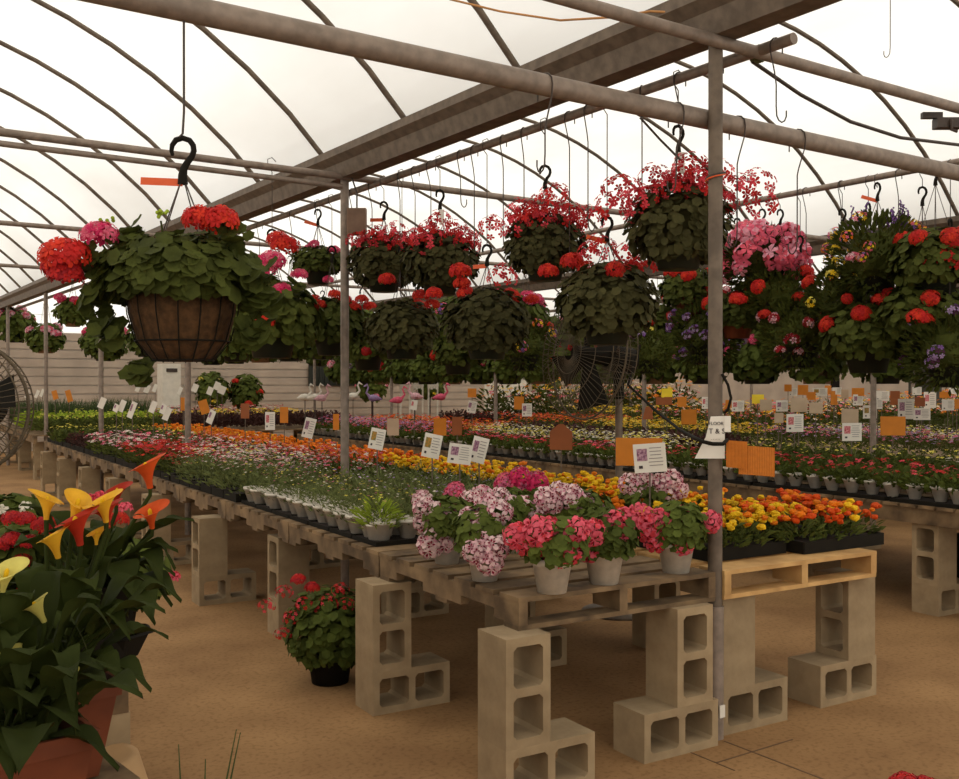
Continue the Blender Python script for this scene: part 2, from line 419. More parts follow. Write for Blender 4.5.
def pallet(a, b, z, proto, label, group=None):
    r = empty('wooden_pallet', B(a+.585, b+.5, z), BR)
    ob('deck_boards', proto[0], r); ob('bottom_boards', proto[1], r)
    for s_ in proto[2]: ob('stringer', s_, r)
    tag(r, label, 'pallet', group)
for j in range(10):
    for i in range(2):
        if j == 0: lab = ['grey weathered pallet forming the front left corner of the near table', 'pale new wooden pallet right of the front post'][i]; g = None
        else: lab = ['grey weathered pallet in the left row of the near table', 'weathered pallet in the right row of the near table, under the marigolds'][i]; g = ['pallets in the left row of the near table', 'pallets in the right row of the near table'][i]
        pallet(j*1.175, i*1.02, .58, PN if (i and j == 0) else PW, lab, g)
# second table across the aisle and those beyond
BEN = [(0, 11.75, 0, 2.04, 'near')]
for (b0, b1, a0, a1, nm) in ((3.74, 5.82, -1.2, 12, 'second'), (7.3, 9.4, -.8, 15.2, 'third'), (10.9, 13, .5, 16, 'fourth'), (14.6, 16.6, 2, 17, 'fifth'), (.1, 5.6, 13.6, 18.5, 'cross')):
    BEN.append((a0, a1, b0, b1, nm))
    r = empty('plank_table', B((a0+a1)/2, (b0+b1)/2, 0), BR); la, lb = a1-a0, b1-b0
    t = MB(); k = int(la/.13)
    for q in range(k): t.box((0, -la/2+(q+.5)*la/k, .69), (lb, la/k*.86, .02), WOOD)
    ob('deck_boards', t, r)
    for x in (-lb/2+.04, 0, lb/2-.04):
        t = MB(); t.box((x, 0, .63), (.05, la, .1), WOOD); ob('beam', t, r)
    tag(r, {'second': 'long plank table across the aisle on the right, carrying impatiens', 'third': 'third long plank table from the camera, partly bare at its left end', 'fourth': 'fourth long plank table, far behind the sign cards',
            'fifth': 'farthest long plank table at the right', 'cross': 'wide plank table beyond the far end of the near table'}[nm], 'table')
    aa = a0+.2
    gl = {'second': 'under the table across the aisle', 'third': 'under the third table', 'fourth': 'under the fourth table', 'fifth': 'under the farthest table', 'cross': 'under the table beyond the near one'}[nm]
    while aa < a1-.4:
        for bb in ((b0+.05, b1-.45) if nm != 'cross' else (b0+.05, 2.6, b1-.45)):
            p = B(aa, bb)
            block((p.x, p.y, 0), True, False, 'concrete block lying '+gl, 'lying blocks '+gl)
            block((p.x, p.y, .19), False, True, 'upright concrete block '+gl, 'upright blocks '+gl)
        aa += 1.9
# left table
LB = []
for (a, b_) in ((-.2, -2.37), (.98, -2.37), (2.16, -2.37)):
    pallet(a, b_, .58, PW, 'grey pallet of the left table behind the callas', 'pallets of the left table')
for a, b_ in ((-.2, -1.76), (.98, -1.6), (2.2, -1.6), (-.2, -2.35), (2.2, -2.35)):
    p = B(a, b_); g = a == -.2 and b_ == -1.76
    block((p.x, p.y, 0), True, False, 'concrete block lying under the left table corner by the callas' if g else 'concrete block lying under the left table', None if g else 'lying blocks under the left table')
    block((p.x+(.19 if g else 0), p.y, .19), False, True, 'upright concrete block under the left table corner by the callas' if g else 'upright concrete block under the left table', None if g else 'upright blocks under the left table')

# ------------------------------------------------------------------ small plants on the tables
def clump(n, r, h, lm, ll=.05, lw=.022, z0=0, spread=1, upb=.5):
    b = MB()
    for _ in range(n):
        a = rnd.random()*2*pi; q = sqrt(rnd.random()); z = z0+h*rnd.random()*(1-.5*q)
        p = V((cos(a)*q*r*.8, sin(a)*q*r*.8, z)); d = V((cos(a)*spread*(.3+q), sin(a)*spread*(.3+q), upb+rnd.uniform(-.3, .5)))
        b.leaf(p, d, ll*rnd.uniform(.7, 1.3), lw*rnd.uniform(.7, 1.2), lm)
    return b
def k_marigold(c1, c2):
    b = clump(60, .1, .12, L_BED, .05, .02)
    for _ in range(15):
        a = rnd.random()*6.3; q = sqrt(rnd.random())*.1; c = V((cos(a)*q, sin(a)*q, .13+rnd.uniform(-.035, .025)))
        b.ball(c, rnd.uniform(.014, .021), c1 if rnd.random() < .75 else c2, 10, 6, .7, .28, False)
    return b
def k_flowers(cols, nf=10, fr=.02, lm=None, nl=70, h=.15, r=.11, ll=.045, lw=.022, top=.6, open_=5):
    b = clump(nl, r, h, lm or L_BED, ll, lw)
    for _ in range(nf):
        a = rnd.random()*6.3; q = sqrt(rnd.random())*r; c = V((cos(a)*q, sin(a)*q, h*(top+.55*rnd.random())))
        b.floret(c, V((cos(a)*q*4, sin(a)*q*4, 1)), fr*rnd.uniform(.8, 1.2), rnd.choice(cols), None, open_)
    return b
def k_grass(m, h=.4, n=60, r=.1):
    b = MB()
    for _ in range(n):
        a = rnd.random()*6.3; q = sqrt(rnd.random())*r
        b.leaf(V((cos(a)*q, sin(a)*q, 0)), V((cos(a)*.3, sin(a)*.3, 1)), h*rnd.uniform(.6, 1.1), .015, m, .1)
    return b
def impat(cols, nf=6):
    b = k_flowers(cols, nf, .024, L_GER, 60, .13, .11, .06, .04, .75)
    return b
def var3(f, nm): return [f().mesh(nm) for _ in range(3)]
KIND = {
 'my': ('marigold', lambda: k_marigold(F['yellow'], F['orange'])), 'mo': ('marigold', lambda: k_marigold(F['orange'], F['deep'])),
 'md': ('marigold', lambda: k_marigold(F['deep'], F['orange'])), 'mm': ('marigold', lambda: k_marigold(F['orange'], F['yellow'])),
 'herb': ('flowering_herb', lambda: k_flowers([F['white'], F['lem'], F['rose']], 9, .008, L_HERB, 120, .2, .09, .04, .008)),
 'lavh': ('green_herb', lambda: k_flowers([F['lav'], F['white']], 4, .008, L_HERB, 110, .17, .11, .045, .009)),
 'dian': ('dianthus', lambda: k_flowers([F['white'], F['pale'], F['pink'], F['lem']], 22, .011, L_HERB, 90, .2, .11, .045, .012)),
 'redw': ('red_bedding_flower', lambda: k_flowers([F['red'], F['crim'], F['pink'], F['white']], 20, .016, L_BED, 60, .19, .11)),
 'red': ('red_bedding_flower', lambda: k_flowers([F['red'], F['scar'], F['crim']], 15, .024, L_BED, 60, .17, .11)),
 'pinkw': ('pink_bedding_flower', lambda: k_flowers([F['pink'], F['pale'], F['white']], 14, .024, L_BED, 60, .18, .11)),
 'dkr': ('dark_leaf_plant', lambda: k_flowers([F['crim']], 2, .014, L_PUR, 80, .14, .11)),
 'green': ('green_seedling', lambda: k_flowers([F['lem']], 3, .016, L_BED, 80, .16, .12, .06, .03)),
 'lime': ('lime_leaf_plant', lambda: k_flowers([F['lem']], 3, .016, L_LIME, 90, .2, .14, .07, .04)),
 'pur': ('purple_leaf_plant', lambda: k_flowers([F['plum']], 3, .016, L_PUR, 90, .24, .14, .07, .035)),
 'grass': ('ornamental_grass', lambda: k_grass(L_GRASS, .45)),
 'imp': ('impatiens', lambda: impat([F['red'], F['coral'], F['crim']], 3)), 'imw': ('impatiens', lambda: impat([F['white'], F['pale']], 8)),
 'imr': ('impatiens', lambda: impat([F['coral'], F['pink'], F['red']], 9)),
 'alys': ('white_bedding_flower', lambda: k_flowers([F['white'], F['lem']], 24, .017, L_BED, 50, .2, .13)),
 'yel': ('yellow_bedding_flower', lambda: k_flowers([F['yellow'], F['lem']], 18, .025, L_BED, 50, .2, .13)),
 'lil': ('lilac_bedding_flower', lambda: k_flowers([F['rose'], F['lav'], F['pink']], 16, .022, L_BED, 60, .2, .13)),
 'orr': ('orange_bedding_flower', lambda: k_flowers([F['orange'], F['scar'], F['deep']], 18, .024, L_BED, 50, .2, .13)),
 'tall': ('tall_flower', lambda: k_flowers([F['orange'], F['yellow'], F['white'], F['pink']], 16, .03, L_BED, 90, .42, .15, .09, .03)),
}
KM = {k: var3(f, nm) for k, (nm, f) in KIND.items()}
TRAY = MB(); tw, tl_ = .5, .27
for (c_, d_) in (((0, 0, .004), (tw, tl_, .008)), ((0, tl_/2, .028), (tw, .008, .055)), ((0, -tl_/2, .028), (tw, .008, .055)), ((tw/2, 0, .028), (.008, tl_, .055)), ((-tw/2, 0, .028), (.008, tl_, .055)), ((0, 0, .03), (tw-.01, tl_-.01, .03))): TRAY.box(c_, d_, BLK if d_[2] != .03 else SOIL)
TRAY = TRAY.mesh('plant_flat')
CUP = MB(); CUP.lathe([(0, 0), (.036, 0), (.048, .07), (.052, .07), (.052, .078), (.046, .078), (.044, .066), (0, .066)], CPOT, 12); CUP.box((.054, 0, .05), (.002, .034, .05), CARD); CUP = CUP.mesh('pot')
CUP2 = MB(); CUP2.lathe([(0, 0), (.032, 0), (.06, .085), (.066, .085), (.066, .1), (.058, .1), (.055, .08), (0, .08)], CPOT, 12); CUP2 = CUP2.mesh('pot')
def strip(a0, a1, b0, b1, kind, pitch, label, sc=1, cup=False, tray=True, z=.70, big=False):
    nm = KIND[kind][0]; na = max(1, int(round((a1-a0)/pitch))); nb = max(1, int(round((b1-b0)/pitch)))
    for i in range(na):
        for j in range(nb):
            a = a0+(i+.5)*(a1-a0)/na+rnd.uniform(-.015, .015); b_ = b0+(j+.5)*(b1-b0)/nb+rnd.uniform(-.015, .015)
            s_ = sc*rnd.uniform(.88, 1.15); pp = B(a, b_)
            if any(abs(pp.x-gx) < .13 for gx in GX) and abs((pp.y-2.89+1.71) % 3.42-1.71) < .13: continue
            me = rnd.choice(KM[kind]) if kind != 'md' or rnd.random() > .25 else rnd.choice(KM['my'])
            if cup:
                r = empty(nm, B(a, b_, z+.012), rnd.uniform(2.6, 3.8)); ob('pot', CUP2 if big else CUP, r); ob('foliage', me, r, (0, 0, .058 if big else .05), rnd.random()*6.3, s_*(.9 if big else 1)); o = r
            else:
                o = ob(nm, me, None, B(a, b_, z+.04), rnd.random()*6.3, s_)
            tag(o, label, nm.replace('_', ' '), label)
    if tray and (b0 < .1 or b0 in (1.62, 1.35, 1.12)) and b0 > 0:
        ta = max(1, round((a1-a0)/.285)); tb_ = max(1, round((b1-b0)/.52))
        for i in range(ta):
            for j in range(tb_):
                ax, bx = a0+(i+.5)*(a1-a0)/ta, b0+(j+.5)*(b1-b0)/tb_
                o = ob('plant_flat', TRAY, None, B(ax, bx, z+.001), BR, ((b1-b0)/tb_/.52, (a1-a0)/ta/.285, .4 if cup else 1))
                tag(o, 'black flat holding the '+' '.join(label.split()[:12]), 'plant tray', 'black flats with the '+label)
# near table
strip(1.30, 3.35, .06, .34, 'herb', .15, 'speckled flowering herb in a white cup at the left table edge', cup=True, big=True)
strip(1.30, 3.5, .36, 1.0, 'lavh', .18, 'fine-leaved green herb behind the white cup row', 1.1)
strip(1.6, 3.5, 1.02, 1.45, 'lavh', .18, 'grey-green herb beside the yellow marigolds')
strip(3.4, 5.1, .04, .72, 'dian', .17, 'airy plant with tiny pale flowers on the left of the near table', 1.15)
strip(3.55, 5.3, .74, 1.3, 'redw', .18, 'red and white flower in the middle of the near table', 1.05)
strip(5.12, 7.2, .04, .6, 'red', .19, 'red flower along the left edge of the near table')
strip(5.4, 8.2, .62, 1.25, 'redw', .2, 'red, pink and white flower towards the far end of the near table')
strip(7.25, 8.9, .04, .6, 'pinkw', .2, 'pink and white flower on the far left edge of the near table')
strip(8.95, 10.4, .04, .7, 'dkr', .2, 'dark-leaved plant near the far left corner of the near table')
strip(10.42, 11.7, .04, .9, 'green', .2, 'green seedling at the far end of the near table')
strip(8.3, 11.7, .92, 1.35, 'green', .21, 'green seedling in the middle of the far end')
strip(.8, 4.3, 1.5, 2.0, 'my', .165, 'yellow marigold in the strip along the right table edge')
strip(4.35, 7.0, 1.32, 2.0, 'mo', .18, 'orange marigold midway along the right table edge')
strip(7.05, 11.6, 1.4, 2.0, 'mm', .19, 'golden orange marigold towards the far right table edge')
strip(.1, .68, 1.62, 2.2, 'md', .13, 'deep orange marigold in the black flat on the pale pallet', 1.0)
strip(.17, .75, 1.12, 1.6, 'my', .13, 'yellow marigold in the black flat beside the front post', .95)
strip(.9, 1.55, 1.08, 1.48, 'mo', .15, 'orange marigold behind the geraniums by the front post')
# second table
strip(-1.1, 11.9, 3.78, 3.96, 'imp', .165, 'dark impatiens in a white cup along the aisle edge of the second table', cup=True, tray=False, big=True, z=.705)
strip(-1.1, 4.2, 4.02, 4.75, 'imp', .2, 'red impatiens on the right of the second table')
strip(4.25, 8.2, 4.02, 4.5, 'imr', .2, 'coral impatiens in the middle of the second table')
strip(8.25, 11.9, 4.02, 4.6, 'lil', .22, 'lilac flower at the far end of the second table')
strip(4.25, 8.2, 4.55, 5.1, 'alys', .2, 'white flower behind the coral impatiens')
strip(-1.1, 1.6, 4.8, 5.3, 'imw', .2, 'white impatiens at the right end of the second table')
strip(1.65, 4.2, 4.8, 5.75, 'green', .22, 'green seedling behind the orange cardboard sheet')
strip(4.25, 8.2, 5.12, 5.75, 'pur', .24, 'purple-leaved plant on the far side of the second table')
strip(8.25, 11.9, 4.65, 5.75, 'orr', .25, 'orange-red flower at the far end of the second table')
strip(-1.1, 1.6, 5.32, 5.78, 'green', .22, 'green seedling at the back right of the second table')
for i in range(22):
    a = -1.1+.6*i
    tag(ob('plant_flat', TRAY, None, B(a+.26, 3.89, .701), BR+pi/2, (1.12, .9, .45)), 'black flat along the aisle edge of the second table', 'plant tray', 'flats along the aisle edge of the second table')
# third..
strip(-.6, 3, 7.35, 8.1, 'yel', .27, 'yellow flower on the right of the third table')
strip(-.6, 3, 8.15, 9.3, 'green', .32, 'green seedling at the right of the third table')
strip(3.05, 6, 7.35, 8.1, 'lil', .27, 'pale lilac flower on the third table'); strip(3.05, 6, 8.15, 9.3, 'alys', .3, 'white flower on the third table')
strip(6.05, 9.5, 7.35, 8.3, 'yel', .27, 'yellow flower in the middle of the third table'); strip(6.05, 9.5, 8.35, 9.3, 'tall', .32, 'tall mixed flower on the third table')
strip(9.55, 12, 7.35, 9.3, 'orr', .33, 'orange-red flower left on the third table')
strip(12.1, 15, 8.1, 9.3, 'red', .3, 'red flower behind the bare planks of the third table')
strip(12.1, 15, 7.9, 8.1, 'pur', .25, 'purple-leaved plant beside the bare planks of the third table')
strip(11.6, 15.1, 9.0, 9.35, 'tall', .3, 'tallest mixed flower at the back of the third table', 1.7)
strip(.6, 5, 11, 12.9, 'green', .38, 'green plant on the right of the fourth table', 1.4)
strip(5.1, 9, 11, 12.9, 'tall', .38, 'tall mixed flower on the fourth table', 1.1)
strip(9.1, 12.5, 11, 12.9, 'orr', .38, 'orange flower on the fourth table', 1.2)
strip(12.6, 16, 11, 12.2, 'yel', .38, 'yellow flower at the left of the fourth table', 1.2)
strip(12.6, 16, 12.3, 12.9, 'tall', .3, 'tall mixed flower at the back left of the fourth table', 1.8)
strip(2.1, 10, 14.7, 16.5, 'tall', .5, 'tall mixed flower on the farthest table', 1.2)
strip(10.1, 17, 14.7, 16.5, 'red', .5, 'red flower on the farthest table', 1.4)
# cross table beyond
strip(13.7, 15, .2, 2.2, 'green', .25, 'green plant at the near edge of the far left table', 1.3)
strip(15.1, 16.4, .2, 2.6, 'lime', .27, 'lime green plant on the far left table', 1.2)
strip(13.7, 15.2, 2.3, 5.5, 'pur', .28, 'dark purple plant on the far left table', 1.1)
strip(15.3, 16.6, 2.7, 5.5, 'yel', .3, 'yellow flower on the far left table', 1.1)
strip(16.7, 18.4, .2, 2.6, 'grass', .27, 'tall grass at the back of the far left table')
strip(16.7, 18.4, 2.7, 5.5, 'redw', .35, 'red and white flower at the back of the far left table', 1.3)

# ------------------------------------------------------------------ geraniums
def leafball(nl, rx, rz, lm, lr=.035, z=0, low=-.6, core=True, seed=0, rnd_leaf=True):
    b = MB()
    if core: b.ball((0, 0, z), rx*.68, lm, 14, 9, rz/rx, .14, False)
    for _ in range(nl):
        a = rnd.random()*6.283; u = rnd.uniform(low, 1); c = sqrt(max(0, 1-u*u)); q = rnd.uniform(.78, 1.05)
        nn = V((c*cos(a), c*sin(a), u)); p = V((nn.x*rx*q, nn.y*rx*q, z+nn.z*rz*q))
        nm = V((nn.x+rnd.uniform(-.5, .5), nn.y+rnd.uniform(-.5, .5), nn.z*.7+.5+rnd.uniform(-.4, .5)))
        if rnd_leaf: b.disc(p, nm, lr*rnd.uniform(.65, 1.2), lm, 8, .07, rnd.uniform(-.15, .3))
        else: b.leaf(p, nm+nn, lr*2*rnd.uniform(.7, 1.2), lr*.8, lm)
    return b
def umbel(n, r, fr, col, eye=None, sq=.75, low=-.3):
    b = MB()
    for k_ in range(n):
        a = k_*2.39996+rnd.uniform(-.25, .25); u = min(1, max(-1, 1-(k_+.4)/n*(1-low)+rnd.uniform(-.05, .05))); c = sqrt(1-u*u); nn = V((c*cos(a), c*sin(a), u))
        q = rnd.uniform(.85, 1.08)
        m = col if not isinstance(col, list) else rnd.choice(col)
        b.floret(V((nn.x*r*q, nn.y*r*q, nn.z*r*sq*q)), nn+V((0, 0, .1)), fr*rnd.uniform(.85, 1.15), m, eye)
    return b
UM = {
 'bi': [umbel(10, .044, .035, [F['palew'], F['palew'], F['pale'], F['bipk']], (F['eye'], True)).mesh('blossom') for _ in range(3)],
 'rose': [umbel(20, .055, .03, [F['rose'], F['pink'], F['magenta']], (F['eye'], False)).mesh('blossom') for _ in range(2)],
 'coral': [umbel(9, .042, .037, [F['coral'], F['coral2'], F['coral2']], (F['coraldk'], False)).mesh('blossom') for _ in range(3)],
 'red': [umbel(60, .07, .022, [F['red'], F['scar']]).mesh('blossom') for _ in range(2)],
 'scar': [umbel(60, .07, .022, [F['scar'], F['red']]).mesh('blossom') for _ in range(2)],
 'crim': [umbel(60, .07, .022, [F['crim'], F['red']]).mesh('blossom') for _ in range(2)],
 'mag': [umbel(60, .07, .022, [F['magenta'], F['pink']]).mesh('blossom') for _ in range(2)],
 'pinkw': [umbel(40, .07, .022, [F['pink'], F['pale']]).mesh('blossom') for _ in range(2)],
 'ivy': [umbel(17, .085, .023, [F['crim'], F['red'], F['coral']], None, .8, -.6).mesh('blossom') for _ in range(4)],
 'pet': [umbel(5, .05, .052, [F['pink'], F['bipk'], F['coral2']]).mesh('blossom') for _ in range(2)],
 'pur': [umbel(12, .06, .026, [F['purple'], F['plum'], F['lav']]).mesh('blossom') for _ in range(2)],
 'yel': [umbel(10, .05, .024, [F['yellow'], F['lem']]).mesh('blossom') for _ in range(2)],
 'mix': [umbel(14, .07, .022, [F['yellow'], F['pink'], F['purple'], F['orange']]).mesh('blossom') for _ in range(3)],
 'bw': [umbel(14, .045, .024, [F['pale'], F['crim']], (F['eye'], True)).mesh('blossom') for _ in range(2)],
}
POTM = MB(); POTM.lathe([(0, 0), (.055, 0), (.074, .105), (.08, .105), (.081, .132), (.074, .132), (.07, .11), (0, .11)], WPOT, 24); POTM = POTM.mesh('pot')
SOILM = MB(); SOILM.lathe([(0, .112), (.069, .112)], SOIL, 16); SOILM = SOILM.mesh('soil')
def pot_geranium(px, py, zt, sc, um, blossoms, label, fr=.13, fz=.1, fh=.19, lm=L_GER, potm=None, loc=None):
    p = loc or WZ(px, py, zt); p = V((p.x, p.y, zt))
    r = empty('potted_geranium', p); dep = p.x*SN+p.y*CS
    ob('pot', potm or POTM, r, None, None, sc); ob('soil', SOILM, r, None, None, sc)
    fb = leafball(330, fr, fz, lm, .021, fh, -.8)
    for bp in blossoms:
        q = W(bp[0], bp[1], dep+(bp[2] if len(bp) > 2 else -.05))-p
        fb.tube([(q.x*.2, q.y*.2, .1), (q.x*.7, q.y*.7, q.z*.8), (q.x, q.y, q.z)], .003, lm, 5)
    ob('foliage', fb, r)
    for bp in blossoms:
        q = W(bp[0], bp[1], dep+(bp[2] if len(bp) > 2 else -.05))-p
        u_ = bp[3] if len(bp) > 3 else um
        d = V((q.x*.8-SN*.25, q.y*.8-CS*.25, max(q.z-.12, .06))).normalized()
        ob('blossom', rnd.choice(UM[u_]), r, q, d.to_track_quat('Z', 'Y').to_euler()[:], (bp[4] if len(bp) > 4 else 1)*rnd.uniform(.88, 1.12))
    tag(r, label, 'potted plant')
    return r
zt = .70
pot_geranium(552, 592, zt, .98, 'coral', [(528, 540), (517, 535), (546, 541), (562, 540), (548, 528), (570, 550), (556, 556), (538, 532, -.1), (577, 531)], 'coral geranium in the speckled white pot at the front table corner')
pot_geranium(604, 583, zt, 1.0, 'coral', [(614, 523), (606, 531), (618, 532), (592, 532, -.1), (625, 520, .02), (590, 548)], 'coral geranium in the white pot, middle of the three at the front edge')
pot_geranium(676, 572, zt, .98, 'coral', [(661, 520), (676, 516, .05), (648, 528), (711, 522, -.02), (656, 540), (682, 542), (676, 528), (640, 515)], 'coral geranium in the white pot just left of the front post')
pot_geranium(485, 580, zt, .9, 'bi', [(476, 552, -.13), (497, 548, -.13), (486, 543, -.1), (490, 562, -.14), (478, 525), (500, 512), (470, 518, .05), (488, 505, .05)], 'pink-white geranium in a grey pot at the left corner, in front of the others')
pot_geranium(447, 563, zt, .9, 'bi', [(425, 522), (424, 508), (436, 515), (430, 545), (444, 540, -.05), (422, 500, .1), (447, 520), (436, 531)], 'pink-white geranium farthest left on the table front')
pot_geranium(512, 552, zt, .95, 'bi', [(482, 496, .1), (470, 503), (490, 503), (552, 503), (500, 498), (510, 508), (545, 498), (560, 492, .1), (575, 500), (525, 508), (455, 494, .1, 'rose'), (535, 515)], 'pink-white geranium behind the speckled pot')
pot_geranium(530, 535, zt, .95, 'rose', [(505, 484), (520, 478), (536, 483), (518, 490, -.05)], 'deep pink geranium behind the front row, centre')
pot_geranium(585, 552, zt, .95, 'bi', [(584, 505), (572, 495), (595, 512), (582, 520)], 'pink-white geranium between the two coral pots, set back')
pot_geranium(645, 535, zt, .95, 'bi', [(630, 484), (637, 492), (668, 494), (645, 480), (662, 484), (680, 490), (672, 480), (655, 492)], 'dusky pink geranium behind the coral pots near the info card')
# bushy fern pot
p = WZ(378, 543, .70); r = empty('potted_fern', V((p.x, p.y, .70))); ob('pot', CUP, r, None, None, 1.2)
ob('foliage', clump(200, .11, .16, L_LIME, .06, .012, .07), r); tag(r, 'small feathery green plant in a white cup at the left table edge', 'potted plant')
# floor geranium
DPOT = MB(); DPOT.lathe([(0, 0), (.09, 0), (.12, .2), (.127, .2), (.127, .225), (.115, .225), (.11, .19), (0, .19)], BLK, 22); DPOT = DPOT.mesh('pot')
p = WZ(330, 682, 0); r = empty('potted_geranium', V((p.x, p.y, 0))); ob('pot', DPOT, r)
dep = p.x*SN+p.y*CS
ob('foliage', leafball(700, .22, .2, L_GER, .027, .27, -1), r)
for i, (bx, by) in enumerate([(266, 606), (284, 592), (298, 580), (312, 588), (328, 602), (320, 608), (291, 618), (283, 634), (340, 590), (304, 604), (346, 605)]):
    q = W(bx, by, dep-.12)-V((p.x, p.y, 0)); ob('blossom', rnd.choice(UM['crim']+UM['ivy']), r, q, rnd.random()*6, .5)
tag(r, 'red geranium in a black pot on the floor under the table edge', 'potted plant')

# ------------------------------------------------------------------ hanging baskets
def foliage(n, rx, rz, lm, lr, low=-.7): return leafball(n, rx, rz, lm, lr, 0, low).mesh('foliage')
FO = {'ivy': [foliage(900, .255, .2, L_DRK, .025, -.85) for _ in range(3)], 'ger': [foliage(750, .26, .19, L_BAS, .028) for _ in range(3)],
      'trail': [leafball(1500, .25, .23, L_BAS, .026, 0, -.95, True, 0, False).mesh('foliage') for _ in range(3)], 'far': [foliage(420, .26, .21, L_GER, .036, -.9) for _ in range(2)]}
def bpot(m):
    b = MB(); b.lathe([(0, -.03), (.1, -.03), (.14, .16), (.148, .16), (.15, .185), (.138, .185), (.134, .15), (0, .15)], m, 22); return b.mesh('pot')
BP = {'blk': bpot(DKG), 'tan': bpot(TAN), 'terra': bpot(TERRA), 'wht': bpot(WPOT)}
HK = MB(); HK.tube([(-.027, 0, .028), (-.03, 0, .04), (-.028, 0, .055), (-.018, 0, .069), (0, 0, .075), (.018, 0, .069), (.028, 0, .055), (.03, 0, .04), (.025, 0, .025), (.012, 0, .008), (.003, 0, -.008), (0, 0, -.025), (0, 0, -.05)], [.005, .006, .007, .008, .008, .008, .008, .008, .008, .009, .01, .012, .014], BLK, 7); HK = HK.mesh('hook')
TG = MB(); TG.box((.05, 0, 0), (.1, .002, .022), ORTAG); TG = TG.mesh('tag')
TGW = MB(); TGW.box((0, 0, -.04), (.03, .002, .1), CARD); TGW = TGW.mesh('label')
def basket(px, py, loc, sc, fo, pot, um, n, label, top=None, hooky=.5, tg=None, pos=None, squash=1, ring=(0.2, .9), us=1.0, name='hanging_basket', fsc=1):
    """loc = centre of the foliage; top = z of the pipe it hangs from"""
    r = empty(name, loc-V((0, 0, .17*sc)))
    zf = .17*sc
    ob('pot', BP[pot], r, (0, 0, -.02*sc), rnd.random()*6, sc)
    ob('foliage', rnd.choice(FO[fo]), r, (0, 0, zf), rnd.random()*6, (sc*fsc, sc*fsc, sc*squash*fsc))
    if pos:
        for bp in pos:
            dep = loc.x*SN+loc.y*CS; q = W(bp[0], bp[1], dep+(bp[2] if len(bp) > 2 else -.15*sc))-r.location
            ob('blossom', rnd.choice(UM[bp[3] if len(bp) > 3 else um]), r, q, rnd.random()*6, bp[4] if len(bp) > 4 else us)
    for k in range(n):
        a = 6.283*k/n+rnd.uniform(-.3, .3); u = rnd.uniform(*ring); c = sqrt(1-u*u)*1.02
        nn = V((c*cos(a), c*sin(a), u)); q = V((nn.x*.24*sc*fsc, nn.y*.24*sc*fsc, zf+nn.z*.2*sc*squash*fsc+.015))
        if fo == 'trail': q = V((q.x*1.16, q.y*1.16, zf+(q.z-zf)*1.16))
        uu = um if isinstance(um, str) else rnd.choice(um)
        ob('blossom', rnd.choice(UM[uu]), r, q, (nn+V((0, 0, .4))).to_track_quat('Z', 'Y').to_euler()[:], us*rnd.uniform(.75, 1.15))
    if top:
        hz = zf+(hooky)*sc
        b = MB()
        for k in range(4):
            a = .5+pi/2*k; b.tube([(.14*sc*cos(a), .14*sc*sin(a), .15*sc), (0, 0, hz-.04)], .0022, WIRE, 4, False)
        ob('hanger_wires', b, r); ob('hook', HK, r, (0, 0, hz), rnd.uniform(.2, .9)-YAW, 1)
        b = MB(); z1 = top-r.location.z
        b.tube([(0, 0, hz+.068), (.0, 0, z1-.05), (-.03, 0, z1-.02), (-.03, 0, z1+.03), (0, 0, z1+.045), (.028, 0, z1+.02)], .0028, WIRE, 5)
        ob('suspension_wire', b, r)
        if tg == 'o': ob('tag', TG, r, (0, 0, hz-.05), (0, rnd.uniform(-.4, .1), rnd.uniform(2.2, 3.4)-YAW), 1.1)
        if tg == 'w': ob('label', TGW, r, (0, -.02, hz-.06), -YAW, 1)
    tag(r, label, 'hanging basket')
    return r
# the big coconut fibre basket at the left
p = W(183, 320, 2.97); r = empty('hanging_basket', V((p.x, p.y, H-(362-385)/1000*2.97)))
b = MB(); pr = [(0, 0), (.085, .005), (.13, .06), (.152, .14), (.158, .2), (.15, .2), (.13, .17), (0, .17)]; b.lathe(pr, COCO, 28); ob('fibre_liner', b, r)
b = MB()
for k in range(16):
    a = 6.283*k/16; b.tube([(q*1.03*cos(a), q*1.03*sin(a), z) for q, z in ((.085, 0), (.132, .06), (.154, .14), (.16, .2))], .0022, BLK, 4)
for q, z in ((.09, .004), (.136, .06), (.163, .2)): b.tube([(q*cos(t*.262), q*sin(t*.262), z) for t in range(25)], .003, BLK, 4)
ob('wire_frame', b, r)
b = leafball(1150, .235, .135, L_BAS, .025, .24, -.4)
for (lx, ly) in ((95, 300), (110, 330), (120, 280), (255, 280), (265, 300), (250, 330), (140, 372), (100, 265), (130, 240), (230, 240)):
    q = W(lx, ly, 2.9)-r.location
    for _ in range(26): b.disc(q+V((rnd.gauss(0, .022), rnd.gauss(0, .03), rnd.gauss(0, .022))), V((rnd.uniform(-1, .2), rnd.uniform(-1, .2), rnd.uniform(.2, 1))), .026*rnd.uniform(.7, 1.2), L_BAS, 8, .07)
for q0 in ((65, 262), (100, 235), (210, 222), (161, 215), (109, 222)):
    q = W(q0[0], q0[1]+6, 2.92)-r.location; b.tube([(0, 0, .2), (q.x*.7, q.y*.7, q.z*.7), q], .003, L_BAS, 5)
ob('foliage', b, r)
for (bx, by, s_, u_) in ((66, 258, .98, 'red'), (62, 268, .8, 'crim'), (100, 236, .72, 'mag'), (200, 220, .7, 'scar'), (219, 222, .8, 'scar'), (66, 275, .7, 'crim')):
    ob('blossom', UM[u_][0], r, W(bx, by, 2.86 if bx != 66 else 2.84)-r.location, rnd.random()*6, s_)
for bx, by in ((161, 213), (108, 222)):
    q = W(bx, by, 2.9)-r.location; b = MB()
    for _ in range(8): b.ball(q+V((rnd.gauss(0, .01), rnd.gauss(0, .01), rnd.gauss(0, .006))), .006, L_LIME, 6, 4)
    ob('bud_cluster', b, r)
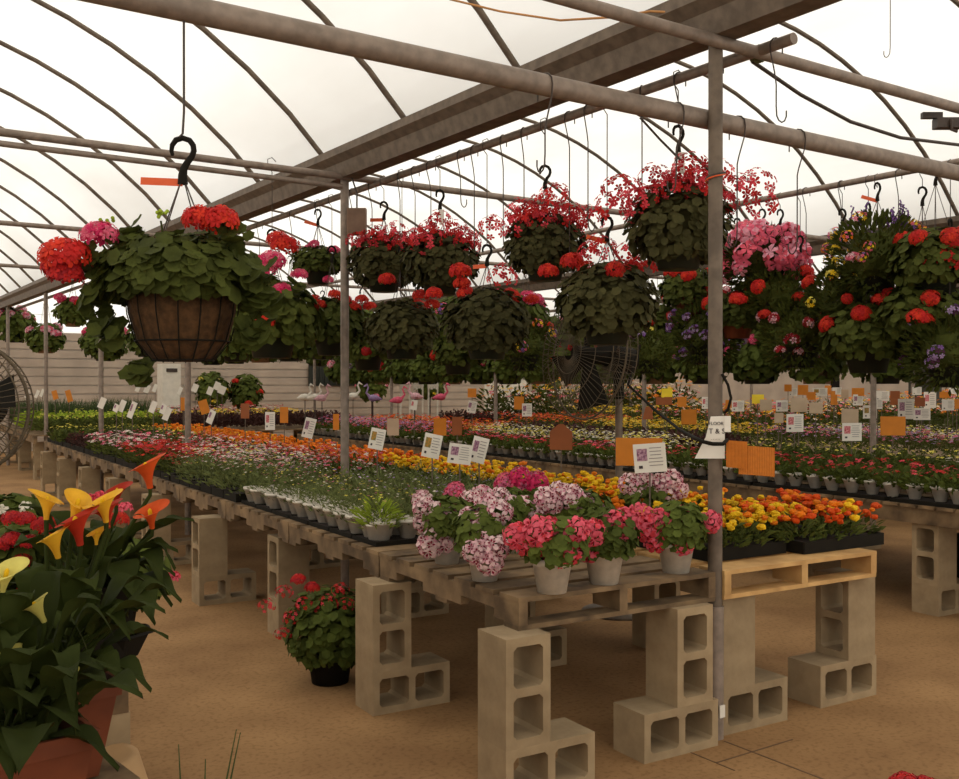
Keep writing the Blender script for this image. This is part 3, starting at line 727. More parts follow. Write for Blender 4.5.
hz = W(183, 166, 2.97).z-r.location.z
b = MB()
for k in range(4):
    a = .6+pi/2*k; b.tube([(.158*cos(a), .158*sin(a), .2), (0, 0, hz-.03)], .0022, WIRE, 4, False)
ob('hanger_wires', b, r); ob('hook', HK, r, (0, 0, hz), -YAW, 1.1)
b = MB(); b.tube([(-.01, 0, hz+.083), (0, 0, hz+.095), (.004, 0, hz+.16), (.004, 0, 2.55-r.location.z+.05)], .0035, WIRE, 6); ob('suspension_wire', b, r)
ob('tag', TG, r, (0, 0, hz-.05), (0, -.06, pi-YAW-.1), (1.3, 1, 1))
tag(r, 'large coconut fibre basket with green geranium and round red blooms, nearest at left', 'hanging basket')

P1X = 3.36; P2X = 6.14
def bk(px, py, X, *a, **k): return basket(px, py, WX(px, py, X), *a, **k)
Z1 = 2.88
# upper row below the gutter
bk(678, 226, P1X, .92, 'ivy', 'blk', 'ivy', 10, 'highest dark ivy geranium basket, hanging left of the front post', Z1, .42, 'w', ring=(.3, .9), us=1.0, squash=1.1, pos=[(690, 168), (655, 180), (620, 190), (735, 190), (755, 185), (760, 205), (715, 175), (612, 208), (700, 190), (676, 185)])
bk(545, 246, P1X, .86, 'ivy', 'blk', 'ivy', 10, 'red ivy geranium basket in the upper row, left of the highest one', Z1, .42, ring=(.5, .95), pos=[(520, 212), (545, 205), (570, 215), (590, 218), (492, 228), (541, 222), (555, 196)])
bk(440, 262, P1X, .95, 'ivy', 'blk', 'ivy', 8, 'ivy geranium basket under the white plastic label, upper row', Z1, .4, 'w', ring=(.5, .95), pos=[(432, 230), (455, 232), (440, 222), (466, 240), (420, 238)])
bk(384, 262, P1X, .95, 'ivy', 'blk', 'ivy', 9, 'ivy geranium basket right of the second post, upper row', Z1, .36, 'o', ring=(.5, .95), pos=[(395, 232), (375, 240), (385, 246), (358, 242)])
bk(318, 262, P1X, .8, 'ger', 'blk', 'mag', 3, 'basket with rose-red blooms just left of the second post', Z1, .42, 'o', ring=(.6, .95), us=.6, pos=[(333, 250), (312, 262), (328, 280), (296, 275)], squash=.8)
# lower row
bk(607, 302, P1X, .98, 'ivy', 'blk', 'scar', 3, 'dark basket hanging lower than the others in front of the fan', Z1, .36, 'o', ring=(.6, .9), us=.7, pos=[(572, 262, -.1, 'scar', .8), (548, 272, -.1, 'scar', .7), (600, 248, 0, 'ivy', 1), (632, 256, 0, 'ivy', 1.1), (645, 262, 0, 'ivy', 1), (590, 252, 0, 'ivy', .8)])
bk(487, 322, P1X, 1.0, 'ivy', 'blk', 'scar', 2, 'lower basket with an orange tag between the two upper baskets', Z1, .38, 'o', ring=(.6, .9), us=.7, pos=[(460, 272, -.1, 'scar', .9), (462, 284, -.1, 'red', .7), (502, 276, -.05, 'ivy', 1.1), (434, 294, -.1, 'scar', .7), (532, 300, 0, 'scar', .6), (545, 270, 0, 'scar', .7)])
bk(402, 328, P1X, .95, 'ivy', 'blk', 'scar', 1, 'lower basket with few scarlet blooms, third to the left of the fan', Z1, .5, ring=(.6, .9), us=.7, pos=[(387, 280, -.1, 'scar', .8), (421, 296, -.1, 'scar', .8), (436, 292, -.1, 'scar', .75), (432, 305, -.1, 'red', .7)])
bk(332, 325, P1X, 1.05, 'ger', 'blk', 'red', 2, 'basket with a row of red blooms left of the second post', Z1, .5, ring=(.5, .9), us=.7, pos=[(307, 300), (320, 305), (345, 300, -.1), (362, 300, -.1), (355, 308, -.1), (370, 307, -.1), (296, 310), (335, 295)])
q = W(262, 318, 6.77); basket(0, 0, V((q.x, 6.25, q.z)), 1.25, 'ger', 'blk', 'red', 1, 'dark green basket with magenta and orange-red blooms behind the coconut fibre one', 2.93, .4, ring=(.2, .6), us=.6,
   pos=[(272, 262, -.3, 'mag', 1.25), (265, 270, -.3, 'mag', 1.0), (285, 246, -.2, 'scar', 1.25), (278, 240, -.2, 'scar', 1.0), (282, 290, -.3, 'mag', .8), (265, 322, -.35, 'red', .8), (300, 275, -.2, 'mag', .7)], squash=1.1)
# farther along the same pipe
fard = [(228, 330, 'terra', 'red', 'ger'), (200, 330, 'blk', 'red', 'ger'), (150, 345, 'blk', 'mag', 'far')]
bk(105, 342, P1X, 1.15, 'far', 'blk', 'mag', 9, 'magenta geranium basket in a dark pot at the left, low behind the fibre basket', Z1, .6, ring=(.3, .9), us=1.2)
bk(73, 312, P1X, 1.0, 'far', 'tan', 'mag', 4, 'basket in a tan pot with pink and orange blooms at the left', Z1, .5, ring=(.4, .9), us=1.1, pos=[(60, 298, -.2, 'mag', 1.2), (80, 303, -.2, 'scar', 1.1)])
bk(46, 338, P1X, 1.15, 'far', 'tan', 'pinkw', 4, 'pink geranium basket in a tan pot at the far left', Z1, .7, ring=(.4, .9), us=1.2, pos=[(48, 330, -.2, 'pinkw', 1.3), (56, 334, -.2, 'pinkw', 1.2)])
bk(14, 325, P1X, 1.5, 'far', 'blk', 'pinkw', 10, 'pale pink geranium basket at the left border', Z1, .6, ring=(.4, .95), us=1.4)
bk(150, 338, P1X, 1.0, 'far', 'blk', 'red', 4, 'dark basket half hidden left of the coconut fibre liner', Z1, .6, ring=(.3, .9))
bk(236, 338, P1X, 1.0, 'far', 'blk', 'red', 3, 'dark basket half hidden right of the coconut fibre liner', Z1, .6, ring=(.3, .9))
# right bay
bk(762, 262, P2X, 1.1, 'trail', 'blk', 'pet', 46, 'basket overflowing with large pink petunias right of the front post', Z1, .3, None, ring=(-.45, .95), us=1.2, name='petunia_basket')
SPK = bk(877, 258, P2X, 1.05, 'trail', 'blk', 'mix', 18, 'basket with upright purple spikes, yellow and pink blooms in a dark pot, upper right', Z1, .42, 'o', ring=(-.2, .9), us=.7, fsc=1.15, pos=[(838, 262, 0, 'yel', .9), (832, 275, 0, 'yel', .9), (835, 250, 0, 'yel', .8), (853, 258, -.2, 'pinkw', .7), (893, 247, -.1, 'pinkw', .6), (920, 262, 0, 'yel', .7), (925, 268, 0, 'pur', .9), (905, 240, 0, 'pur', .8), (870, 236, 0, 'pur', .7)])
for k in range(16):
    b = MB(); a = rnd.random()*6.3; q = .22*sqrt(rnd.random()); h_ = rnd.uniform(.12, .24)
    b.tube([(0, 0, 0), (0, 0, h_)], .002, L_BAS, 4)
    for j in range(16): b.ball((rnd.gauss(0, .006), rnd.gauss(0, .006), h_*(.35+.65*j/15)), .007, F['purple'], 5, 3)
    ob('flower_spike', b, SPK, (q*cos(a), q*sin(a), .17+.16), (rnd.uniform(-.25, .25), rnd.uniform(-.25, .25), 0))
bk(800, 335, P2X, 1.1, 'trail', 'blk', 'bw', 6, 'basket with striped pink and white blooms in a dark pot, low on the right', Z1, .6, ring=(.1, .6), us=1.0, pos=[(792, 340, -.2, 'bw', 1.2), (798, 352, -.2, 'bw', .8), (823, 335, -.2, 'bw', .8), (838, 348, -.2, 'bw', .8), (780, 350, -.2, 'bw', .8), (812, 325, -.2, 'yel', .7)])
bk(868, 335, P2X, 1.2, 'ger', 'blk', 'red', 5, 'dark green basket with scarlet blooms, low right of the striped one', Z1, .7, ring=(0, .6), us=.8, pos=[(862, 315, -.2, 'scar', .9), (888, 318, -.2, 'scar', .7), (880, 300, -.2, 'red', .8)])
bk(780, 295, P2X, .95, 'trail', 'blk', 'red', 4, 'bright green basket with red blooms below the pink petunias', Z1, .6, ring=(0, .7), us=.8, pos=[(738, 300, -.2, 'scar', .9), (765, 315, -.2, 'red', .7), (800, 298, -.2, 'red', .8), (726, 290, -.2, 'bw', .7)])
bk(737, 312, P2X, .95, 'ger', 'terra', 'scar', 5, 'basket in a red-brown pot beside the front post', Z1, .7, ring=(0, .8), us=.8)
bk(935, 262, P2X, 1.1, 'ger', 'blk', 'red', 6, 'red geranium basket at the upper right border', Z1, .5, ring=(.4, .95), us=.9, pos=[(925, 265, -.1, 'scar', .9), (945, 258, -.2, 'red', 1), (955, 265, -.2, 'red', 1), (935, 250, -.1, 'red', .8)])
bk(922, 315, P2X, 1.1, 'ger', 'blk', 'scar', 3, 'green basket with one big scarlet bloom, right side', Z1, .7, ring=(.1, .8), us=.8, pos=[(918, 318, -.25, 'scar', 1.0), (925, 320, -.25, 'scar', .8)])
bk(950, 350, P2X, 1.1, 'trail', 'blk', 'pur', 16, 'purple petunia basket at the right border', Z1, .7, ring=(-.4, .9), us=.8)
bk(842, 300, P2X, .95, 'trail', 'blk', ['red', 'yel'], 10, 'basket with red and yellow blooms between the petunias and the purple spikes', Z1, .6, ring=(-.2, .95), us=.7)
bk(705, 335, P2X, 1.1, 'trail', 'blk', 'pur', 26, 'violet petunia basket directly behind the front post', Z1, .7, ring=(-.7, .6), us=.75)
bk(655, 328, P2X, 1.1, 'ger', 'blk', 'red', 8, 'red geranium basket between the fan and the front post', Z1, .7, ring=(-.2, .8), us=.85)
bk(690, 290, P2X, .95, 'ger', 'terra', 'red', 8, 'red basket half hidden below the highest one', Z1, .6, ring=(-.2, .8), us=.85)
bk(525, 345, P2X, 1.2, 'trail', 'blk', ['red', 'mix'], 10, 'basket behind the fan cage with white and red blooms', Z1, .7, ring=(-.3, .8), us=.85)
bk(290, 335, P2X, 1.6, 'trail', 'blk', 'yel', 10, 'basket with small yellow flowers between two red baskets at left', Z1, .7, ring=(-.2, .8), us=.8)
bk(458, 350, P2X, 1.25, 'ger', 'blk', 'red', 8, 'dim red basket behind the lower row, left of the fan', Z1, .7, ring=(-.3, .8), us=.8)
bk(368, 345, P2X, 1.5, 'ger', 'blk', 'crim', 8, 'dim basket with dark red flowers behind the second post', Z1, .7, ring=(-.5, .8), us=.8)
q = W(648, 352, 7.2); basket(0, 0, V((q.x, q.y, q.z)), .7, 'trail', 'blk', 'pur', 0, 'small dark basket with lilac and yellow flowers at the fan motor', 2.6, .6, pos=[(630, 336, -.1, 'pur', .7), (642, 335, -.1, 'pur', .6), (650, 330, -.1, 'yel', .6)])
# background rows
k = 0
for X, n_, zz in ((9.5, 20, 2.2), (9.5, 18, 1.8), (6.14, 9, 2.15)):
    for j in range(n_):
        y = (4.2+.85*j) if X > 9 else 8.4+1.15*j
        y += (.45 if zz < 2 else 0); k += 1
        if y > 22: continue
        c = ['red', 'mix', 'pinkw', 'crim', 'yel', 'mag', 'pur'][k*3 % 7]
        cn = {'red': 'red', 'mix': 'mixed', 'pinkw': 'pink', 'crim': 'dark red', 'yel': 'yellow', 'mag': 'magenta', 'pur': 'purple'}[c]
        r = basket(0, 0, V((X, y, zz)), 1.45, 'far', 'blk' if k % 3 else 'tan', c, 7, 'small far hanging basket with %s flowers in the background row' % cn, 2.9 if X < 9 else 2.6, .4, ring=(-.1, .9), us=1.1)
        r['group'] = 'far hanging baskets with %s flowers' % cn

# spare wire hooks
def whook(L, big=1):
    b = MB(); b.tube([(big*.03, 0, -.03*big), (.03*big, 0, .0), (.026*big, 0, .018*big), (.014*big, 0, .029*big), (0, 0, .033*big), (-.014*big, 0, .029*big), (-.026*big, 0, .018*big), (-.03*big, 0, 0), (-.027*big, 0, -.03*big), (-.008, 0, -.07-.04*big), (0, 0, -.16), (0, 0, -L+.05), (.003, 0, -L+.01), (.012, 0, -L-.008), (.027, 0, -L-.016), (.042, 0, -L-.008), (.05, 0, -L+.01), (.05, 0, -L+.035)], .0032, WIRE, 5); return b.mesh('wire_hook')
WH = [whook(x) for x in (.3, .45, .6, .8)]
WHB = [whook(.3, 1.5), whook(.5, 1.5)]
for X, ys in ((P1X, [2.75, 3.05, 3.3, 3.55, 3.95, 4.1, 4.5, 4.7, 5.0, 5.15, 5.5, 5.7, 5.9, 6.3, 6.6, 7.2, 7.7, 8.4, 9.2]), (P2X, [2.6, 3.2, 3.5, 4.0, 4.45, 4.75, 5.4, 5.9, 6.5, 7.4])):
    for y in ys:
        tag(ob('wire_hook', rnd.choice(WH), None, (X, y, 2.88 if X < 4 else 2.893), rnd.uniform(-.5, .5)), 'empty wire hook hanging from a '+('pipe beside the big gutter' if X < 4 else 'pipe in the middle of the right bay'), 'hook', 'empty hooks beside the gutter' if X < 4 else 'empty hooks in the right bay')
for px, py, L in ((797, 140, 1), (676, 110, 0), (545, 85, 0), (737, 125, 1)):
    r_ = (px-479.5)/1000; q = W(px, py, 1); t = 2.955/(q.y); p = W(px, py, t)
    tag(ob('wire_hook', WHB[L], None, (p.x, 2.955, 2.59+.04-.046), pi/2), 'wire hook hanging from the thick pipe '+{797: 'right of the post', 676: 'above the highest basket', 545: 'left of the highest basket', 737: 'just right of the front post'}[px], 'hook')
tag(ob('wire_hook', whook(.66), None, (6.33, 4.19, 4.45), pi/2), 'lone thin wire hook hanging from the roof at upper right', 'hook')

# ------------------------------------------------------------------ fans
FANM = mat('dusty_wire', (96, 82, 62), .7)
def fan(loc, rad, face, label, pole=True, tilt=0):
    r = empty('pedestal_fan', (loc.x, loc.y, 0), face); z = loc.z      # faces local -y
    T = Matrix.Translation((0, 0, z)) @ Matrix.Rotation(tilt, 4, 'X')
    def tp(x, y, zz): return T @ V((x, y, zz))
    b = MB()
    for rr_, y in ((1, .0), (.97, -.09), (.97, .09), (.66, -.13), (.66, .13), (.33, -.145), (.33, .145)): b.tube([tp(rad*rr_*cos(t*.1571), y, rad*rr_*sin(t*.1571)) for t in range(41)], .007 if rr_ == 1 else .003, FANM, 5, False)
    for k in range(64):
        a = 6.283*k/64
        for s_ in (-1, 1): b.tube([tp(rad*q*cos(a), s_*y, rad*q*sin(a)) for q, y in ((.12, .145), (.33, .145), (.66, .13), (.97, .09), (1, 0))], .0016, FANM, 4, False)
    ob('guard', b, r)
    b = MB()
    for k in range(4):
        a = 6.283*k/4+.3
        vs = [tp(rad*q*cos(a+o_), y, rad*q*sin(a+o_)) for q, o_, y in ((.12, -.3, -.03), (.88, -.28, -.05), (.88, .28, .05), (.12, .3, .03))]
        vs += [v+V((0, .004, 0)) for v in vs]; b.add(vs, [(0, 1, 2, 3), (7, 6, 5, 4), (0, 4, 5, 1), (1, 5, 6, 2), (2, 6, 7, 3), (3, 7, 4, 0)], BLK)
    ob('blades', b, r)
    b = MB(); b.tube([tp(0, -.1, 0), tp(0, .14, 0), tp(0, .16, 0), tp(0, .34, 0), tp(0, .36, 0)], [.05, .05, .085, .085, .05], BLK, 16); ob('motor', b, r)
    b = MB(); b.tube([(0, .24, 0.02), (0, .24, z-.05)], .024, GALD, 12); b.tube([tp(0, .24, -.02), (0, .24, z-.28)], .036, BLK, 10); ob('pole', b, r)
    b = MB(); b.lathe([(0, 0), (.24, 0), (.24, .015), (.05, .05), (.03, .09), (0, .09)], GALD, 20, (0, .24, 0)); ob('base', b, r)
    tag(r, label, 'fan')
fan(W(588, 355, 6.35), .41, R(-34.2-62), 'big round pedestal fan standing in the aisle behind the geraniums', tilt=R(-6))
fan(W(-46, 408, 3.6), .255, -YAW+.15, 'round fan cut off by the left border')

# cables, box, vent
cyl('cable', [W(450, 0, 4.6), W(500, 12, 4.5), W(560, 21, 4.4), W(610, 18, 4.3), W(650, 12, 4.25), W(690, 14, 4.15)], .005, mat('orange_cable', (196, 140, 84), .6), 'thin orange cable sagging under the roof film at top centre', 'cable')
cyl('cable', [W(752, 62, 4.4), W(800, 95, 4.7), W(850, 122, 5), W(900, 138, 5.3), W(965, 146, 5.6)], .009, WIRE, 'dark cable sagging between roof pipes at upper right', 'cable')
cyl('cable', [W(640, 345, 6.2), W(628, 385, 6.1), W(655, 410, 5.6), W(680, 430, 5.0), W(695, 438, 4.3), W(704, 442, 4.03), W(713, 444, 4.02), W(723, 444, 4.04), W(727, 440, 4.1)], .008, BLK, 'black power cable looping from the fan to the front post', 'cable')
cyl('cable', [W(722, 374, 4.13), W(728, 385, 4.12), W(731, 398, 4.12), W(728, 410, 4.12), W(724, 413, 4.13)], .006, BLK, 'short black cable beside the front post', 'cable')
cyl('cable', [W(400, 0, 6), W(700, 96, 6.1)][:0] or [W(640, 118, 4.3), W(660, 140, 4.35), W(680, 160, 4.4)], .005, WIRE, 'thin dark cord behind the highest basket', 'cable')
r = empty('metal_box', W(357, 222, 6.9), -YAW)
b = MB(); b.box((0, 0, 0), (.13, .07, .18), mat('brown_box', (132, 104, 84), .7, .2, 10)); b.box((0, -.037, 0), (.11, .004, .16), mat('brown_box2', (118, 92, 74), .7)); ob('case', b, r)
b = MB(); b.tube([(0, 0, .09), (0, 0, .2), (-.02, 0, .26), (-.04, 0, .32)], .006, WIRE, 6); ob('bracket', b, r); tag(r, 'small brown box hanging beside the second post', 'box')
r = empty('vent_motor', W(943, 122, 5.05), -YAW); b = MB(); b.box((.02, 0, -.01), (.13, .06, .05), WIRE); b.box((-.06, 0, .03), (.1, .03, .03), WIRE); ob('case', b, r)
b = MB(); b.tube([(.02, -.04, 0), (.02, -.04, -.05), (.05, -.04, -.06)], .008, WIRE, 6); ob('crank', b, r); tag(r, 'small dark clamp device on the pipe at the right border', 'device')
b = MB(); p = W(757, 55, 4.4)
for k in range(4): b.tube([p+V((.035*cos(t*.7), .012*k-.02, .035*sin(t*.7))) for t in range(10)], .006, mat('green_tie', (110, 122, 92), .7), 5)
tag(ob('plastic_tie', b), 'green plastic tie wound on the upper pipe right of the post', 'tie')

# ------------------------------------------------------------------ sign cards
def on_bench(p):
    a, b_ = AB(p)
    return any(x[0]+.05 < a < x[1]-.05 and x[2]+.05 < b_ < x[3]-.05 for x in BEN)
def card(px, py, w_, h_, m, dep, label, pic=None, tilt=0, shape=None, near=False, group=None):
    best = None
    for k in range(60):
        for s_ in (1, -1):
            d = dep+s_*k*.15
            if d > 3 and on_bench(W(px, py, d)): best = d; break
        if best: break
    d = best or dep; p = W(px, py, d); wm, hm_ = w_*d/1000, h_*d/1000
    ca = rnd.uniform(-.35, .25)-YAW
    fl = V((cos(ca), sin(ca), 0)); fn = V((sin(ca), -cos(ca), 0))
    nm = {CARD: 'info_card', KRAFT: 'orange_card', YELC: 'yellow_card', BROWNC: 'brown_card', BEIGE: 'beige_card', BLK: 'black_card'}[m]
    lean = Matrix.Rotation(tilt, 3, 'Y')
    b1 = MB(); b1.box((0, .006, (-(p.z-.705))/2), (.008, .004, p.z-.705), GALD)
    b2 = MB()
    if shape: b2.add([(x*wm, y, z*hm_) for y in (-.001, .001) for x, z in shape], [tuple(range(len(shape))), tuple(range(len(shape), 2*len(shape)))[::-1]], m)
    else: b2.box((0, 0, 0), (wm, .002, hm_), m, 0, lean)
    b3 = MB()
    if pic: b3.box(lean @ V((-.24*wm, -.0022, .12*hm_)), (.32*wm, .001, .42*hm_), pic, 0, lean)
    b4 = MB()
    if m is CARD and w_ > 7:
        for k in range(6): b4.box(lean @ V((.18*wm, -.0022, (.34-.12*k)*hm_)), (.46*wm*rnd.uniform(.7, 1), .001, .03*hm_), GREYT, 0, lean)
        b4.box(lean @ V((-.3*wm, -.0022, -.3*hm_)), (.12*wm, .001, .1*hm_), INK, 0, lean)
    if near:
        r = empty(nm, p, ca); ob('stake', b1, r); c_ = ob('card', b2, r)
        if pic: ob('picture', b3, c_)
        if b4.v: ob('printing', b4, c_)
    else:
        for x in (b2, b3, b4):
            for (f, mi, sm) in zip(x.f, x.m, x.sm): b1.add([x.v[i] for i in f], [tuple(range(len(f)))], x.mats[mi], sm)
        r = ob(nm, b1, None, p, ca)
    tag(r, label, 'sign card', group)
N_ = True
card(377, 439, 15, 21, CARD, 6.6, 'white info card with a yellowish picture right of the second post', PICY, .2, near=N_)
card(432, 446, 18, 24, CARD, 6.2, 'white info card with an orange picture, left of the overlapping pair', PICY, .2, near=N_)
card(460, 454, 24, 20, CARD, 6.0, 'left one of the overlapping pair of white info cards at the marigolds', PICP, .15, near=N_)
card(479, 450, 16, 26, CARD, 6.1, 'right one of the overlapping pair of white info cards at the marigolds', PICP, .25, near=N_)
card(639, 452, 46, 28, KRAFT, 5.25, 'wide orange card behind the large info card by the fan pole', near=N_)
card(650, 458, 32, 29, CARD, 5.0, 'large white info card with a pink flower picture behind the coral geraniums', PICP, -.08, near=N_)
card(561, 437, 23, 26, BROWNC, 8.0, 'house-shaped brown-orange card at the impatiens', shape=[(-.5, -.5), (.5, -.5), (.5, .2), (.1, .5), (-.1, .5), (-.5, .2)], near=N_)
card(309, 428, 11, 20, CARD, 8.6, 'white info card left of the second post', PICP, .25, near=N_)
card(270, 421, 10, 18, CARD, 9.5, 'white card with a red picture among the orange marigolds at left', PICR, near=N_)
card(457, 426, 10, 18, BROWNC, 9, 'brown-orange card above the overlapping info cards', near=N_)
card(440, 427, 13, 17, KRAFT, 9, 'orange card above the info card with an orange picture', near=N_)
card(393, 427, 12, 17, BEIGE, 9, 'beige-grey card seen from behind right of the second post')
card(336, 422, 6, 16, KRAFT, 9, 'narrow orange card touching the second post')
card(284, 415, 9, 16, KRAFT, 10, 'orange card right of the card with the red picture')
card(245, 411, 9, 15, BROWNC, 11, 'dark orange card left of the card with the red picture')
card(211, 417, 7, 14, CARD, 10.5, 'tilted white card just right of the third post', PICP, .4)
card(204, 407, 9, 14, KRAFT, 12, 'tilted orange card just right of the third post', None, -.3)
card(183, 404, 5, 13, KRAFT, 12, 'orange card beside the thin third post')
for i, (x, y, h_) in enumerate([(167, 414, 13), (163, 409, 10), (153, 407, 12), (132, 410, 17), (122, 406, 12), (116, 408, 8), (102, 403, 11)]):
    card(x, y, 6, h_, CARD, 11, 'tilted small white card in the row on the far left of the near table', PICP if i % 2 else None, .4, group='small white cards on the far left of the near table')
for i, (x, y, w_) in enumerate([(27, 394, 3), (37, 394, 3), (42, 393, 3), (138, 388, 4), (147, 389, 5), (155, 388, 4), (180, 391, 4), (195, 388, 6), (210, 391, 6), (217, 386, 6), (222, 390, 7)]):
    card(x, y, w_, 8, CARD, 17, 'tiny white card on the far left table', None, .4, group='tiny white cards on the far left table')
card(55, 395, 6, 9, KRAFT, 17, 'left one of two tilted orange cards in the grasses', None, -.3); card(69, 396, 6, 12, KRAFT, 17, 'right one of two tilted orange cards in the grasses', None, -.3)
card(472, 407, 9, 12, CARD, 11.5, 'white card with a purple picture below the small orange card', PICP, .2); card(472, 393, 9, 9, KRAFT, 14, 'small orange card far behind, centre left')
card(414, 405, 7, 10, CARD, 11.5, 'white card in front of the white picket pieces', PICR, .15)
card(519, 403, 10, 13, KRAFT, 11.5, 'orange card in the centre background'); card(527, 410, 10, 13, CARD, 11.2, 'white card with a purple picture right of the orange centre card', PICP)
card(662, 380, 7, 7, KRAFT, 13, 'small square orange card left of the violet petunias'); card(667, 393, 11, 9, YELC, 12, 'bright yellow card above a brown one left of the front post')
card(664, 401, 16, 8, BROWNC, 12, 'brown card under the bright yellow one'); card(682, 402, 9, 10, KRAFT, 11, 'small orange card left of the front post'); card(648, 413, 11, 13, BROWNC, 10, 'brown trapezoid card right of the fan pole', shape=[(-.5, -.5), (.5, -.5), (.3, .5), (-.2, .5)])
card(689, 417, 15, 15, KRAFT, 9.5, 'square orange card beside cream flowers left of the post'); card(706, 403, 8, 12, CARD, 11, 'white card with a red picture touching the front post', PICR)
card(729, 404, 7, 8, KRAFT, 11, 'orange card just right of the front post'); card(738, 406, 12, 11, CARD, 10.5, 'white card with a red print right of the front post', PICR)
card(758, 399, 13, 9, YELC, 11, 'bright yellow card right of the front post'); card(766, 405, 12, 11, BEIGE, 10.5, 'plain beige card beside the yellow one'); card(782, 406, 13, 11, CARD, 10.5, 'white card with a dark picture right of the beige card', PICP)
card(779, 418, 10, 10, BEIGE, 9.5, 'beige card left of the white card with a red rose picture'); card(799, 405, 18, 14, BEIGE, 10.5, 'large beige printed card right of the yellow one'); card(816, 408, 13, 11, BEIGE, 10.5, 'beige card overlapping the large beige one')
card(795, 423, 19, 18, CARD, 9, 'white card with a red flower picture, centre right', PICR, near=N_)
card(852, 432, 21, 18, CARD, 8.4, 'white card with a red flower picture farther right, before yellow flowers', PICR, near=N_)
card(850, 416, 16, 14, BEIGE, 9.5, 'plain beige card above the right white card'); card(893, 426, 24, 19, KRAFT, 8.8, 'wide plain orange card on the right table', near=N_)
RL = [(803, 390, 10, 10, KRAFT, 0), (811, 396, 9, 8, KRAFT, 0), (788, 388, 7, 7, KRAFT, 0), (793, 392, 8, 8, CARD, 0), (820, 392, 14, 8, CARD, PICY), (828, 390, 7, 9, KRAFT, 0), (837, 391, 9, 7, CARD, 0), (834, 398, 7, 14, KRAFT, 0), (858, 392, 12, 8, KRAFT, 0), (858, 400, 10, 11, CARD, PICP), (870, 412, 15, 13, CARD, PICY), (882, 396, 16, 10, CARD, 0), (895, 398, 9, 14, BROWNC, 0), (906, 409, 15, 20, CARD, PICP), (917, 391, 9, 8, CARD, 0), (920, 402, 10, 9, BROWNC, 0), (930, 400, 13, 16, CARD, PICR), (922, 414, 17, 12, CARD, PICP), (945, 395, 10, 6, KRAFT, 0), (948, 405, 12, 11, CARD, 0), (957, 404, 5, 10, KRAFT, 0), (878, 404, 10, 10, CARD, 0), (845, 394, 8, 9, BEIGE, 0), (953, 391, 9, 6, CARD, 0)]
for x, y, w_, h_, m, pc in RL:
    nmc = {CARD: 'white', KRAFT: 'orange', BROWNC: 'brown', BEIGE: 'beige'}[m]
    card(x, y, w_, h_, m, 11 if y > 400 else 13.5, 'small %s card in the crowd of cards at the right background' % nmc, pc or None, group='small %s cards at the right background' % nmc)
card(835, 383, 10, 10, BLK, 14, 'black square card standing above the others at right')
# sign on the post
r = empty('paper_sign', V((3.15, 2.89, 1.24))+V((-SN, -CS, 0))*.045, -YAW)
def sx(px): return (px-715)/1000*4.12
def sz(py): return H-(py-385)/1000*4.12-1.24
b = MB(); pts = [(708, 417), (726, 417), (722, 458), (693, 458)]; pts2 = [(721, 416), (727, 416), (726, 432), (720, 432)]
pg = [(692, 458.5), (722, 458.5), (722, 416), (708, 416.5), (703, 437)]
b.add([(sx(x), y, sz(z)) for y in (-.001, .001) for x, z in pg], [tuple(range(5)), tuple(range(5, 10))[::-1]], CARD)
ps = ob('sheet', b, r)
b = MB(); b.box((sx(724.5), -.004, sz(424)), (sx(727.5)-sx(721), .001, .066), CARD); ob('corner_flap', b, r)
def text(s_, size, loc, parent, m, name='lettering'):
    cu = bpy.data.curves.new(name, 'FONT'); cu.body = s_; cu.size = size; cu.align_x = 'CENTER'; cu.extrude = .0006
    t = bpy.data.objects.new(name, cu); C.objects.link(t); dg = bpy.context.evaluated_depsgraph_get(); dg.update()
    me = bpy.data.meshes.new_from_object(t.evaluated_get(dg)); bpy.data.objects.remove(t); me.materials.clear(); me.materials.append(m)
    return ob(name, me, parent, loc, (pi/2, 0, 0))
text('FLOOR E', .019, (sx(715), -.003, sz(425)), ps, INK); text('T & S', .03, (sx(714), -.003, sz(433.5)), ps, INK); text('. .. ... ..', .014, (sx(712.5), -.003, sz(439.5)), ps, INK); text('.......  ......', .014, (sx(711), -.003, sz(445.5)), ps, INK)
tag(r, 'white paper sign with black lettering fixed to the front post', 'sign')
b = MB(); ORB = mat('corrugated_card', (190, 108, 26), .65, .15, 60)
for (x0, x1, z0, z1, yy) in ((722, 743, 440, 467, -.01), (735, 771, 445, 474, 0)):
    vs = []; nn_ = 30
    for k in range(nn_+1):
        x = x0+(x1-x0)*k/nn_; dz = (x-x0)*.08
        yo = yy+(.0015 if k % 2 else 0)
        vs += [(sx(x), yo, sz(z0+dz)), (sx(x), yo, sz(z1+dz)), (sx(x), yo+.004, sz(z0+dz)), (sx(x), yo+.004, sz(z1+dz))]
    fs = []
    for k in range(nn_): o_ = 4*k; fs += [(o_, o_+1, o_+5, o_+4), (o_+2, o_+6, o_+7, o_+3), (o_, o_+4, o_+6, o_+2), (o_+1, o_+3, o_+7, o_+5)]
    b.add(vs, fs, ORB)
tag(ob('cardboard_sheet', b, None, r.location+V((CS, -SN, 0))*.004, -YAW), 'ribbed orange cardboard fixed to the right side of the front post', 'cardboard')

